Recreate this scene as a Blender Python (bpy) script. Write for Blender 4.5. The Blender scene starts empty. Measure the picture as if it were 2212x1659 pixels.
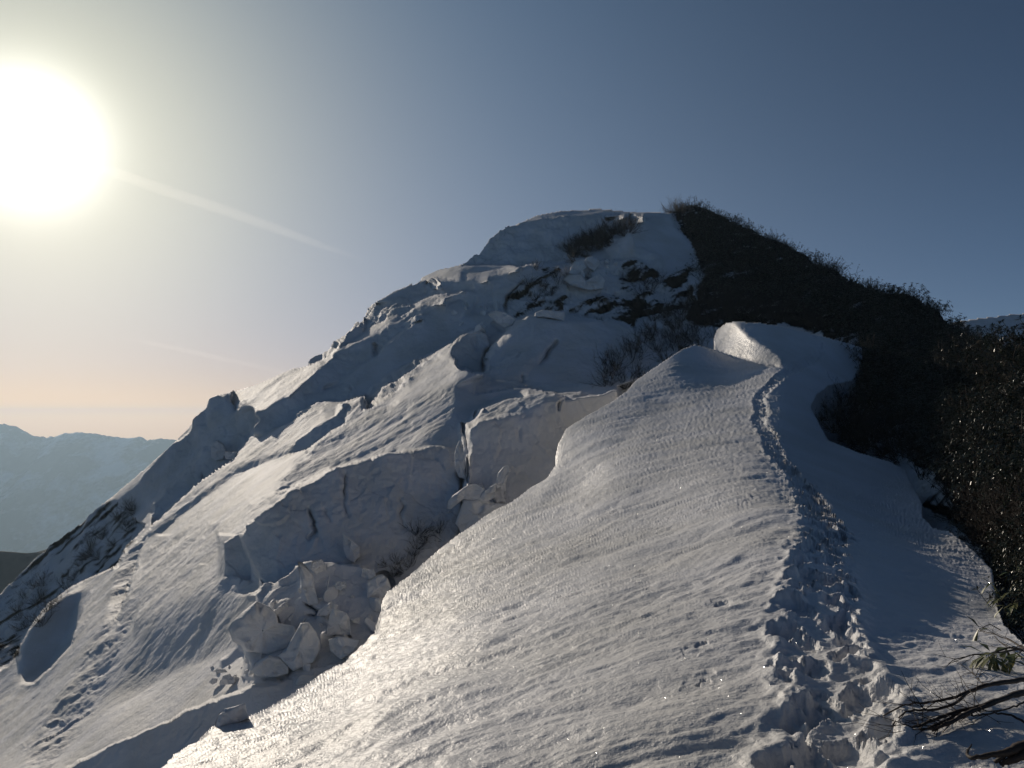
import bpy, math, random, time
import numpy as np
T0 = time.time()
scene = bpy.context.scene
COL = scene.collection
R = math.radians

# ------------------------------------------------------------------ camera
FOC = 1720.0                 # focal length for a picture 2212 wide
CX, CY = 1106.0, 829.5
PITCH = math.atan(70.5 / FOC)
cam_d = bpy.data.cameras.new("camera")
cam = bpy.data.objects.new("camera", cam_d)
COL.objects.link(cam)
scene.camera = cam
cam_d.sensor_width = 36.0
cam_d.lens = 36.0 * FOC / 2212.0
cam_d.clip_start = 0.05
cam_d.clip_end = 60000
cam.location = (0, 0, 0)
cam.rotation_euler = (R(90) + PITCH, 0, 0)

# ------------------------------------------------------------------ light
SUN_PX = (62, 300)
def ray(px, py):
    """direction of the view ray through a pixel of the 2212 x 1659 picture, scaled to unit depth"""
    px = np.asarray(px, float); py = np.asarray(py, float)
    X = (px - CX) / FOC; Z = (CY - py) / FOC
    return np.stack([X, math.cos(PITCH) - math.sin(PITCH) * Z, math.sin(PITCH) + math.cos(PITCH) * Z], -1)
SD = ray(*SUN_PX); SD = SD / np.linalg.norm(SD)
SUN_EL = math.asin(SD[2]); SUN_AZ = math.atan2(SD[0], SD[1])

world = bpy.data.worlds.new("World")
scene.world = world
world.use_nodes = True
nt = world.node_tree; nt.nodes.clear()
def N(t, kind, **kw):
    n = t.nodes.new(kind)
    for k, v in kw.items(): setattr(n, k, v)
    return n
out = N(nt, 'ShaderNodeOutputWorld')
sky = N(nt, 'ShaderNodeTexSky')
sky.sky_type = 'NISHITA'
sky.sun_disc = False
sky.sun_elevation = SUN_EL
sky.sun_rotation = SUN_AZ
sky.altitude = 2500; sky.air_density = 0.8; sky.dust_density = 0.3; sky.ozone_density = 4.5
bg = N(nt, 'ShaderNodeBackground'); bg.inputs['Strength'].default_value = 0.05
nt.links.new(sky.outputs[0], bg.inputs['Color'])
# aureole: thin high haze scatters light forward around the sun
geo = N(nt, 'ShaderNodeNewGeometry')
dot = N(nt, 'ShaderNodeVectorMath', operation='DOT_PRODUCT')
nrm = N(nt, 'ShaderNodeVectorMath', operation='NORMALIZE')
tc = N(nt, 'ShaderNodeTexCoord')
nt.links.new(tc.outputs['Generated'], nrm.inputs[0])
nt.links.new(nrm.outputs[0], dot.inputs[0])
dot.inputs[1].default_value = tuple(SD)
ac = N(nt, 'ShaderNodeMath', operation='ARCCOSINE')
clampn = N(nt, 'ShaderNodeMath', operation='MINIMUM'); clampn.inputs[1].default_value = 0.999999
nt.links.new(dot.outputs['Value'], clampn.inputs[0]); nt.links.new(clampn.outputs[0], ac.inputs[0])
def mth(op, a, b=None):
    n = N(nt, 'ShaderNodeMath', operation=op)
    for k, v in enumerate((a, b)):
        if v is None: continue
        if isinstance(v, (int, float)): n.inputs[k].default_value = v
        else: nt.links.new(v, n.inputs[k])
    return n.outputs[0]
sep = N(nt, 'ShaderNodeSeparateXYZ'); nt.links.new(nrm.outputs[0], sep.inputs[0])
ELEV = mth('ARCSINE', mth('MAXIMUM', sep.outputs['Z'], 0.0))
def gauss(width, power): return mth('EXPONENT', mth('MULTIPLY', mth('POWER', mth('DIVIDE', ac.outputs[0], R(width)), power), -1.0))
def low(h): return mth('EXPONENT', mth('MULTIPLY', ELEV, -1.0 / R(h)))
last = bg
def glow(strength, colr, amp=1.0):
    global last
    b = N(nt, 'ShaderNodeBackground'); b.inputs['Color'].default_value = (*colr, 1)
    nt.links.new(mth('MULTIPLY', strength, amp), b.inputs['Strength'])
    a = N(nt, 'ShaderNodeAddShader'); nt.links.new(last.outputs[0], a.inputs[0]); nt.links.new(b.outputs[0], a.inputs[1]); last = a
g36 = gauss(36, 2.2)
glow(gauss(3.0, 1.9), (1.0, 0.97, 0.90), 3.2)
glow(gauss(7.5, 1.6), (.40, .37, .24))
glow(gauss(12, 2.0), (.48, .43, .22))
glow(gauss(22, 3.0), (.20, .17, .04))
high = mth('SUBTRACT', 1.0, low(8.0))
glow(mth('MULTIPLY', g36, high), (0.02, .19, .32))
glow(mth('MULTIPLY', gauss(19, 2.2), low(30)), (.15, .04, 0))
glow(mth('MULTIPLY', g36, low(30)), (.30, .02, .02))
glow(mth('MULTIPLY', gauss(75, 2), low(30)), (.05, .06, .05))
glow(mth('MULTIPLY', mth('SUBTRACT', 1.0, g36), low(12)), (.06, .11, .19))
glow(mth('MULTIPLY', mth('MULTIPLY', gauss(38, 2.0), low(14)), high), (.48, .76, .52))
glow(mth('MULTIPLY', gauss(45, 2.0), low(4.0)), (.62, .30, .0))
glow(mth('MULTIPLY', gauss(45, 2.0), low(1.1)), (.60, .22, .0))
nt.links.new(last.outputs[0], out.inputs['Surface'])

sun_d = bpy.data.lights.new("sun", 'SUN'); sun_d.energy = 4.9; sun_d.angle = R(0.6); sun_d.color = (1.0, 0.88, 0.73)
sun = bpy.data.objects.new("sun", sun_d); COL.objects.link(sun)
sun.rotation_euler = (R(90) - SUN_EL, 0, math.pi - SUN_AZ)   # checked below
from mathutils import Vector
sun.rotation_euler = Vector(tuple(SD)).to_track_quat('Z', 'Y').to_euler()

scene.view_settings.view_transform = 'Standard'
scene.view_settings.look = 'None'
scene.view_settings.exposure = -0.74
scene.view_settings.gamma = 1.0
scene.cycles.max_bounces = 6
scene.cycles.diffuse_bounces = 3
scene.cycles.glossy_bounces = 2
scene.cycles.transparent_max_bounces = 8
scene.cycles.volume_bounces = 0
scene.cycles.sample_clamp_indirect = 4.0

# ------------------------------------------------------------------ noise
def _hash(ix, iy, iz, seed):
    h = (ix * 374761393 + iy * 668265263 + iz * 2147483647 + seed * 974634777) & 0xFFFFFFFF
    h = ((h ^ (h >> 13)) * 1274126177) & 0xFFFFFFFF
    h = ((h ^ (h >> 16)) * 2246822519) & 0xFFFFFFFF
    return ((h ^ (h >> 15)) & 0xFFFFFF) / float(0xFFFFFF)
def vnoise(P, seed=0):
    P = P + 1000.0
    i = np.floor(P).astype(np.int64); f = P - i
    f = f * f * f * (f * (f * 6 - 15) + 10)
    r = 0
    for dx in (0, 1):
        wx = f[..., 0] if dx else 1 - f[..., 0]
        for dy in (0, 1):
            wy = f[..., 1] if dy else 1 - f[..., 1]
            for dz in (0, 1):
                wz = f[..., 2] if dz else 1 - f[..., 2]
                r = r + wx * wy * wz * _hash(i[..., 0] + dx, i[..., 1] + dy, i[..., 2] + dz, seed)
    return r * 2 - 1
def fbm(P, octv=4, seed=0, gain=0.5, ridged=False):
    a = 1.0; s = 0; P = np.array(P, float)
    for o in range(octv):
        n = vnoise(P, seed + o * 17)
        if ridged: n = 1 - 2 * np.abs(n)
        s = s + a * n; a *= gain; P = P * 2.03 + 3.1
    return s
def worley(P, seed=0):
    i = np.floor(P).astype(np.int64); f = P - i
    best = np.full(P.shape[:-1], 9.0); sec = np.full(P.shape[:-1], 9.0); val = np.zeros(P.shape[:-1])
    for dx in (-1, 0, 1):
        for dy in (-1, 0, 1):
            for dz in (-1, 0, 1):
                jx, jy, jz = i[..., 0] + dx, i[..., 1] + dy, i[..., 2] + dz
                cx = dx + _hash(jx, jy, jz, seed) - f[..., 0]
                cy = dy + _hash(jx, jy, jz, seed + 1) - f[..., 1]
                cz = dz + _hash(jx, jy, jz, seed + 2) - f[..., 2]
                d = np.sqrt(cx * cx + cy * cy + cz * cz)
                m = d < best
                sec = np.where(m, best, np.minimum(sec, d))
                val = np.where(m, _hash(jx, jy, jz, seed + 3), val)
                best = np.where(m, d, best)
    return best, sec, val

# ------------------------------------------------------------------ outlines noted from enlarged views
ZONE = {0: (0, 0, 1), 1: (877.8, 438.9, .1984), 2: (1206.9, 438.9, .1984), 3: (548.6, 658.3, .1984), 4: (932.6, 658.3, .1984),
        5: (329.2, 822.9, .1984), 6: (493.7, 987.5, .1984), 7: (877.8, 822.9, .1984), 8: (438.9, 1206.9, .1984),
        9: (0, 877.8, .1984), 10: (0, 1206.9, .2725), 11: (1371.5, 411.5, .3803), 12: (1645.8, 768, .2646),
        13: (329.2, 1371.5, .2232), 14: (1865, 1042, .3717), 15: (1426.4, 932.6, .4379)}
def Z(z, pts):
    x0, y0, s = ZONE[z]
    return [(x0 + s * p[0], y0 + s * p[1]) for p in pts]
def inpoly(PX, PY, poly):
    res = np.zeros(PX.shape, bool)
    xs = [p[0] for p in poly]; ys = [p[1] for p in poly]
    bb = (PX >= min(xs)) & (PX <= max(xs)) & (PY >= min(ys)) & (PY <= max(ys))
    idx = np.nonzero(bb); x = PX[idx]; y = PY[idx]; c = np.zeros(x.shape, bool)
    n = len(poly)
    for i in range(n):
        x1, y1 = poly[i]; x2, y2 = poly[(i + 1) % n]
        if y1 == y2: continue
        cond = ((y1 > y) != (y2 > y)) & (x < (x2 - x1) * (y - y1) / (y2 - y1) + x1)
        c ^= cond
    res[idx] = c
    return res
def blur(a, r):
    if r <= 0: return a
    a = a.astype(float)
    for ax in (0, 1):
        for _ in range(3):
            k = max(1, int(round(r)))
            p = np.pad(a, [(k, k) if i == ax else (0, 0) for i in (0, 1)], mode='edge')
            c = np.cumsum(p, ax)
            z = np.zeros_like(np.take(c, [0], ax)); c = np.concatenate([z, c], ax)
            n = a.shape[ax]
            hi = np.take(c, range(2 * k + 1, 2 * k + 1 + n), ax); lo = np.take(c, range(0, n), ax)
            a = (hi - lo) / (2 * k + 1)
    return a
def tps(ctrl, QX, QY):
    c = np.array(ctrl, float); x = c[:, :2] / 500.0; v = np.log(c[:, 2])
    d = np.linalg.norm(x[:, None] - x[None], axis=-1)
    K = np.where(d > 0, d * d * np.log(d + 1e-12), 0) + np.eye(len(x)) * 2e-3
    n = len(x); A = np.zeros((n + 3, n + 3)); A[:n, :n] = K; A[:n, n] = 1; A[:n, n + 1:] = x; A[n, :n] = 1; A[n + 1:, :n] = x.T
    w = np.linalg.solve(A, np.concatenate([v, [0, 0, 0]]))
    qx = QX / 500.0; qy = QY / 500.0
    r = w[n] + w[n + 1] * qx + w[n + 2] * qy
    for i in range(n):
        d2 = (qx - x[i, 0]) ** 2 + (qy - x[i, 1]) ** 2
        r = r + w[i] * 0.5 * d2 * np.log(d2 + 1e-12)
    return r
def nvec(phi, theta):
    p, t = R(phi), R(theta)
    return np.array([math.sin(t) * math.sin(p), math.sin(t) * math.cos(p), math.cos(t)])

class Layer:
    """a snow surface: coarse distances, then facing directions of its facets, joined into one smooth relief"""
    def __init__(s, x0, x1, y0, y1, step, ctrl, paints, cuts, lam, warp=6.0, seed=1, anchors=(), relight=0, maskpoly=None, robust=0, tau=.0035, edge=.12):
        s.x0, s.y0, s.step = x0, y0, step
        xs = np.arange(x0, x1 + .1, step); ys = np.arange(y0, y1 + .1, step)
        s.PX, s.PY = np.meshgrid(xs, ys); H, W = s.PX.shape; s.H, s.W = H, W
        mask = inpoly(s.PX, s.PY, maskpoly) if maskpoly else None
        L0 = tps(ctrl, s.PX, s.PY)
        for poly, f, fe in anchors:
            m = blur(inpoly(s.PX, s.PY, poly), fe / step); L0 = L0 + m * math.log(f)
        r = ray(s.PX, s.PY)
        # slightly wander the polygon edges so that no outline is ruler straight
        q = np.stack([s.PX / 26.0, s.PY / 26.0, np.zeros_like(s.PX)], -1)
        wx = s.PX + warp * fbm(q, 3, seed); wy = s.PY + warp * fbm(q + 50, 3, seed + 5)
        n = np.zeros((H, W, 3)); wgt = np.zeros((H, W)); s.rough = np.zeros((H, W)); s.rock = np.zeros((H, W)); s.streak = np.zeros((H, W))
        for p in paints:
            poly, phi, th, fe = p['poly'], p['phi'], p['th'], p.get('fe', 6) * .5
            m = blur(inpoly(wx, wy, poly), fe / step)
            n = n * (1 - m)[..., None] + nvec(phi, th) * m[..., None]
            wgt = wgt * (1 - m) + m * p.get('w', 1.0)
            s.rough = s.rough * (1 - m) + m * p.get('ro', 0.0)
            s.streak = s.streak * (1 - m) + m * p.get('st', 0.0)
            if 'rk' in p: s.rock = s.rock * (1 - m) + m * p['rk']
        nl = np.linalg.norm(n, axis=-1, keepdims=True); n = n / np.maximum(nl, 1e-6)
        rh = r / np.linalg.norm(r, axis=-1, keepdims=True)
        dt = (n * rh).sum(-1); need = np.maximum(0, dt + 0.13)
        n = n - rh * need[..., None]; n /= np.maximum(np.linalg.norm(n, axis=-1, keepdims=True), 1e-6)
        nr = np.minimum((n * r).sum(-1), -0.1)
        ru = np.array([1, 0, 0]) * step / FOC; rv = np.array([0, math.sin(PITCH), -math.cos(PITCH)]) * step / FOC
        gu = -(n @ ru) / nr; gv = -(n @ rv) / nr
        gu = np.clip(gu, -.05, .05); gv = np.clip(gv, -.05, .05)
        g0u = np.diff(L0, axis=1); g0v = np.diff(L0, axis=0)
        wu = (wgt[:, 1:] + wgt[:, :-1]) / 2; wv = (wgt[1:] + wgt[:-1]) / 2
        Gu = (gu[:, 1:] + gu[:, :-1]) / 2 * wu + g0u * (1 - wu)
        Gv = (gv[1:] + gv[:-1]) / 2 * wv + g0v * (1 - wv)
        cu = np.ones_like(Gu); cv = np.ones_like(Gv)
        for line in cuts:
            for a, b in zip(line[:-1], line[1:]):
                k = int(max(abs(a[0] - b[0]), abs(a[1] - b[1])) / step * 2) + 2
                for t in np.linspace(0, 1, k):
                    j = int((a[0] + (b[0] - a[0]) * t - x0) / step); i = int((a[1] + (b[1] - a[1]) * t - y0) / step)
                    if 0 <= i < H - 1 and 0 <= j < W - 1:
                        cu[i, j] = 0.01; cv[i, j] = 0.01
        # links across a change of facet are weak, so steps and cracks open there first
        eu = np.abs(np.diff(n * wgt[..., None], axis=1)).sum(-1); ev = np.abs(np.diff(n * wgt[..., None], axis=0)).sum(-1)
        cu = cu / (1 + (eu / edge) ** 2); cv = cv / (1 + (ev / edge) ** 2)
        # least squares: |grad L - G|^2 + lam |L - L0|^2, solved by conjugate gradients with a cosine transform as preconditioner
        def At(L):
            du = np.diff(L, axis=1) * cu; dv = np.diff(L, axis=0) * cv
            o = lam * L
            o[:, 1:] += du; o[:, :-1] -= du; o[1:] += dv; o[:-1] -= dv
            return o
        cu0, cv0 = cu, cv
        def rhs(L0):
            b = (lam * L0).copy(); gu_ = Gu * cu; gv_ = Gv * cv
            b[:, 1:] += gu_; b[:, :-1] -= gu_; b[1:] += gv_; b[:-1] -= gv_
            return b
        ky = (2 - 2 * np.cos(np.pi * np.arange(H) / H))[:, None]; kx = (2 - 2 * np.cos(np.pi * np.arange(W + 1) / W))[None]
        kyf = np.concatenate([ky, [[4.0]], ky[:0:-1]], 0)
        den = kyf + kx + lam
        def pre(v):
            m = np.concatenate([v, v[:, ::-1]], 1); m = np.concatenate([m, m[::-1]], 0)
            F = np.fft.rfft2(m) / den
            return np.fft.irfft2(F, s=m.shape)[:H, :W]
        def solve(L, b, n_it):
            res = b - At(L); z = pre(res); p = z.copy(); rz = (res * z).sum()
            for it in range(n_it):
                Ap = At(p); al = rz / (p * Ap).sum(); L = L + al * p; res -= al * Ap
                z = pre(res); rz2 = (res * z).sum()
                if rz2 < 1e-12: break
                p = z + (rz2 / rz) * p; rz = rz2
            return L
        L = solve(L0.copy(), rhs(L0), 12)
        for rnd in range(robust):
            ru_ = (np.diff(L, axis=1) - Gu) / tau; rv_ = (np.diff(L, axis=0) - Gv) / tau
            cu = np.maximum(cu0 / (1 + ru_ ** 2), .002); cv = np.maximum(cv0 / (1 + rv_ ** 2), .002)
            L = solve(L, rhs(L0), 10)
        # facets the sun should reach: move what stands in their light farther off and bring them nearer
        lit = ((n @ SD) > .08) & (wgt > .5)
        k = 3; yy, xx = np.nonzero(lit[::k, ::k]); yy = yy * k; xx = xx * k
        sj = (SUN_PX[0] - x0) / step; si = (SUN_PX[1] - y0) / step
        for rnd in range(relight):
            worst = np.zeros(len(yy)); bi = yy.copy(); bj = xx.copy()
            for f in 0.006 * 1.17 ** np.arange(28):
                i2 = np.round(yy + (si - yy) * f).astype(int); j2 = np.round(xx + (sj - xx) * f).astype(int)
                ok = (i2 >= 0) & (j2 >= 0) & (i2 < H) & (j2 < W); i2 = np.clip(i2, 0, H - 1); j2 = np.clip(j2, 0, W - 1)
                ok &= mask[i2, j2]
                df = np.where(ok, L[yy, xx] - math.log(1 - f) - L[i2, j2], 0)
                up = df > worst; worst = np.where(up, df, worst); bi = np.where(up, i2, bi); bj = np.where(up, j2, bj)
            print('  in shadow by mistake', round(float((worst > .004).mean()), 3), 'mean', round(float(worst.mean()), 4))
            add = np.zeros((H, W)); cnt = np.zeros((H, W)) + 1e-9
            np.add.at(add, (bi, bj), worst * .55); np.add.at(add, (yy, xx), -worst * .55); np.add.at(cnt, (bi, bj), 1.0); np.add.at(cnt, (yy, xx), 1.0)
            L0 = L0 + 1.4 * blur(add, 5) / np.maximum(blur(cnt, 5), .02)
            L = solve(L, rhs(L0), 8)
        s.L = L; s.P = r * np.exp(L)[..., None]
    def normals(s):
        du = np.gradient(s.P, axis=1); dv = np.gradient(s.P, axis=0)
        n = np.cross(dv, du); n /= np.maximum(np.linalg.norm(n, axis=-1, keepdims=True), 1e-9)
        return n
    def push(s, amt):
        s.P = s.P + s.normals() * amt[..., None]
    def at(s, px, py):
        j = min(max((px - s.x0) / s.step, 0), s.W - 1.001); i = min(max((py - s.y0) / s.step, 0), s.H - 1.001)
        a, b = int(i), int(j); fi, fj = i - a, j - b
        return (s.P[a, b] * (1 - fi) * (1 - fj) + s.P[a, b + 1] * (1 - fi) * fj + s.P[a + 1, b] * fi * (1 - fj) + s.P[a + 1, b + 1] * fi * fj)
    def mesh(s, name, mask, mat, skirt=(), attrs=(), hole=None):
        q = mask[:-1, :-1] & mask[1:, :-1] & mask[:-1, 1:] & mask[1:, 1:]
        H, W = s.H, s.W
        idx = np.arange(H * W).reshape(H, W)
        ii, jj = np.nonzero(q)
        quads = np.stack([idx[ii, jj], idx[ii + 1, jj], idx[ii + 1, jj + 1], idx[ii, jj + 1]], 1)
        used = np.zeros(H * W, bool); used[quads.ravel()] = True
        remap = -np.ones(H * W, np.int64); remap[used] = np.arange(used.sum())
        verts = s.P.reshape(-1, 3)[used]; quads = remap[quads]
        att = {a: getattr(s, a).reshape(-1)[used] for a in attrs}
        # boundary edges -> skirt going back and down
        e = np.concatenate([quads[:, [0, 1]], quads[:, [1, 2]], quads[:, [2, 3]], quads[:, [3, 0]]])
        key = np.minimum(e[:, 0], e[:, 1]) * len(verts) + np.maximum(e[:, 0], e[:, 1])
        u, first, cnt = np.unique(key, return_index=True, return_counts=True)
        be = e[first[cnt == 1]]
        bv = np.unique(be)
        bm_ = -np.ones(len(verts), np.int64); bm_[bv] = np.arange(len(bv))
        base = verts[bv]; hd = base.copy(); hd[:, 2] = 0; hd /= np.linalg.norm(hd, axis=1, keepdims=True)
        prev = bv; newq = [quads]; allv = [verts]; nv = len(verts)
        for (back, down) in skirt:
            ring = base + hd * back; ring[:, 2] -= down
            cur = nv + np.arange(len(bv)); allv.append(ring); nv += len(bv)
            pi = np.zeros(len(verts), np.int64)
            pa = prev[bm_[be[:, 0]]]; pb = prev[bm_[be[:, 1]]]; ca = cur[bm_[be[:, 0]]]; cb = cur[bm_[be[:, 1]]]
            newq.append(np.stack([pb, pa, ca, cb], 1))
            prev = cur
            for a in att: att[a] = np.concatenate([att[a], att[a][bv]])
        V = np.concatenate(allv); Q = np.concatenate(newq)
        return raw_mesh(name, V, Q, mat, att)
def raw_mesh(name, V, Q, mat, att=None, smooth=True):
    me = bpy.data.meshes.new(name)
    k = Q.shape[1]
    me.vertices.add(len(V)); me.vertices.foreach_set('co', np.ascontiguousarray(V, dtype=np.float32).ravel())
    me.loops.add(len(Q) * k); me.loops.foreach_set('vertex_index', np.ascontiguousarray(Q, dtype=np.int32).ravel())
    me.polygons.add(len(Q)); me.polygons.foreach_set('loop_start', np.arange(0, len(Q) * k, k, dtype=np.int32))
    me.polygons.foreach_set('loop_total', np.full(len(Q), k, dtype=np.int32))
    me.polygons.foreach_set('use_smooth', np.full(len(Q), smooth, dtype=bool))
    if att:
        for a, v in att.items():
            at = me.attributes.new(a, 'FLOAT', 'POINT'); at.data.foreach_set('value', np.ascontiguousarray(v, dtype=np.float32))
    me.update(calc_edges=True); me.validate()
    me.materials.append(mat)
    o = bpy.data.objects.new(name, me); COL.objects.link(o)
    return o
def tag(o, label=None, cat=None, group=None, kind=None):
    if label: o['label'] = label
    if cat: o['category'] = cat
    if group: o['group'] = group
    if kind: o['kind'] = kind
    return o

# ------------------------------------------------------------------ materials
def mat_new(name):
    m = bpy.data.materials.new(name); m.use_nodes = True; t = m.node_tree
    p = t.nodes['Principled BSDF']
    return m, t, p
def snow_material(name, grains, base=(0.73, 0.73, 0.745), rock=False, rough=0.55, spec=0.25):
    m, t, p = mat_new(name)
    p.inputs['Base Color'].default_value = (*base, 1)
    p.inputs['Roughness'].default_value = rough
    p.inputs['Specular IOR Level'].default_value = spec
    tc = N(t, 'ShaderNodeTexCoord')
    h = None
    for sc, amp in grains:
        nz = N(t, 'ShaderNodeTexNoise'); nz.inputs['Scale'].default_value = sc; nz.inputs['Detail'].default_value = 3
        t.links.new(tc.outputs['Object'], nz.inputs['Vector'])
        ml = N(t, 'ShaderNodeMath', operation='MULTIPLY'); ml.inputs[1].default_value = amp
        t.links.new(nz.outputs['Fac'], ml.inputs[0])
        if h is None: h = ml
        else:
            ad = N(t, 'ShaderNodeMath', operation='ADD'); t.links.new(h.outputs[0], ad.inputs[0]); t.links.new(ml.outputs[0], ad.inputs[1]); h = ad
    bp = N(t, 'ShaderNodeBump'); bp.inputs['Strength'].default_value = 1.0; bp.inputs['Distance'].default_value = 1.0
    t.links.new(h.outputs[0], bp.inputs['Height']); t.links.new(bp.outputs[0], p.inputs['Normal'])
    # old snow: faint grey-yellow dust in soft patches
    nz = N(t, 'ShaderNodeTexNoise'); nz.inputs['Scale'].default_value = 0.35; nz.inputs['Detail'].default_value = 4
    t.links.new(tc.outputs['Object'], nz.inputs['Vector'])
    cr = N(t, 'ShaderNodeValToRGB'); cr.color_ramp.elements[0].position = .35; cr.color_ramp.elements[0].color = (base[0] * .88, base[1] * .87, base[2] * .83, 1)
    cr.color_ramp.elements[1].position = .62; cr.color_ramp.elements[1].color = (*base, 1)
    t.links.new(nz.outputs['Fac'], cr.inputs[0])
    src = cr.outputs[0]
    if rock:
        at = N(t, 'ShaderNodeAttribute', attribute_name='rock')
        n2 = N(t, 'ShaderNodeTexNoise'); n2.inputs['Scale'].default_value = 1.1; n2.inputs['Detail'].default_value = 5
        t.links.new(tc.outputs['Object'], n2.inputs['Vector'])
        c2 = N(t, 'ShaderNodeValToRGB'); c2.color_ramp.elements[0].color = (.010, .009, .008, 1); c2.color_ramp.elements[1].color = (.040, .034, .026, 1)
        t.links.new(n2.outputs['Fac'], c2.inputs[0])
        mx = N(t, 'ShaderNodeMix', data_type='RGBA')
        t.links.new(at.outputs['Fac'], mx.inputs[0]); t.links.new(src, mx.inputs[6]); t.links.new(c2.outputs[0], mx.inputs[7])
        src = mx.outputs[2]
        ms = N(t, 'ShaderNodeMath', operation='MULTIPLY_ADD'); ms.inputs[1].default_value = .45; ms.inputs[2].default_value = rough
        t.links.new(at.outputs['Fac'], ms.inputs[0]); t.links.new(ms.outputs[0], p.inputs['Roughness'])
        mq = N(t, 'ShaderNodeMath', operation='MULTIPLY_ADD'); mq.inputs[1].default_value = -spec * .9; mq.inputs[2].default_value = spec
        t.links.new(at.outputs['Fac'], mq.inputs[0]); t.links.new(mq.outputs[0], p.inputs['Specular IOR Level'])
    t.links.new(src, p.inputs['Base Color'])
    return m
SNOW_FAR = snow_material("mountain_snow", [(1.2, .06), (3.2, .05), (11.0, .02)], rock=True, rough=.7, spec=.12)
SNOW_NEAR = snow_material("ridge_snow", [(6.0, .022), (16.0, .014), (50.0, .006), (160.0, .0025)], rock=False, rough=.40, spec=.22)
SNOW_BLOCK = snow_material("block_snow", [(2.0, .07), (8.0, .03)], rough=.65, spec=.12)

# ------------------------------------------------------------------ the broken snow face of the mountain
M_CTRL = [(1300, 452, 120), (1445, 460, 118), (1100, 490, 112), (1000, 572, 105), (905, 605, 100), (790, 680, 95), (690, 765, 98), (450, 860, 98), (380, 955, 102),
          (200, 1105, 114), (0, 1275, 124), (-160, 1420, 122), (0, 1500, 68), (-160, 1750, 46), (0, 1659, 42), (200, 1659, 33), (300, 1500, 42), (550, 1560, 29), (700, 1450, 28), (530, 1150, 46), (560, 1300, 39),
          (1000, 900, 58), (1230, 850, 64), (850, 1280, 36), (1100, 1050, 50), (960, 1190, 44), (700, 900, 70), (500, 1000, 75), (330, 1150, 74), (100, 1330, 84), (1050, 780, 76),
          (1200, 690, 84), (1500, 690, 76), (1400, 640, 92), (1300, 560, 104), (1500, 560, 100), (1640, 505, 112), (1800, 585, 96), (1900, 630, 78), (2020, 668, 74), (2100, 722, 58), (2212, 760, 42), (2400, 790, 30),
          (1400, 850, 62), (1600, 740, 72), (1700, 680, 76), (1860, 740, 68), (1900, 900, 50), (2000, 1050, 33), (2150, 1200, 17.5), (2212, 1000, 22), (2212, 1300, 11.5), (2400, 1300, 8), (2400, 1750, 4.5),
          (1300, 1000, 60), (1600, 900, 64), (1800, 1000, 48)]
MASKM = [(-160, 1425), (0, 1285), (30, 1250), (73, 1207), (190, 1116), (294, 1029), (377, 953), (387, 940), (414, 912), (416, 904), (444, 882), (450, 861), (456, 857), (480, 850),
         (548, 831), (620, 802), (666, 787), (668, 777), (677, 769), (695, 763), (733, 730), (763, 702), (769, 693), (777, 695), (787, 684), (795, 664), (804, 656), (830, 641), (850, 628), (878, 616), (890, 609), (892, 614),
         (906, 607), (910, 599), (943, 582), (997, 572), (1025, 548), (1033, 546), (1050, 526), (1056, 512), (1102, 490), (1156, 466), (1215, 454), (1290, 450), (1366, 457), (1445, 460),
         (1470, 450), (1500, 445), (1560, 462), (1640, 505), (1700, 530), (1800, 585), (1890, 628), (1950, 640), (2020, 668), (2060, 705), (2095, 722), (2150, 745), (2212, 760), (2400, 800), (2400, 1790), (-160, 1790)]
def pt(z, poly, phi, th, **k):
    d = dict(poly=Z(z, poly), phi=phi, th=th); d.update(k); return d
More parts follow.
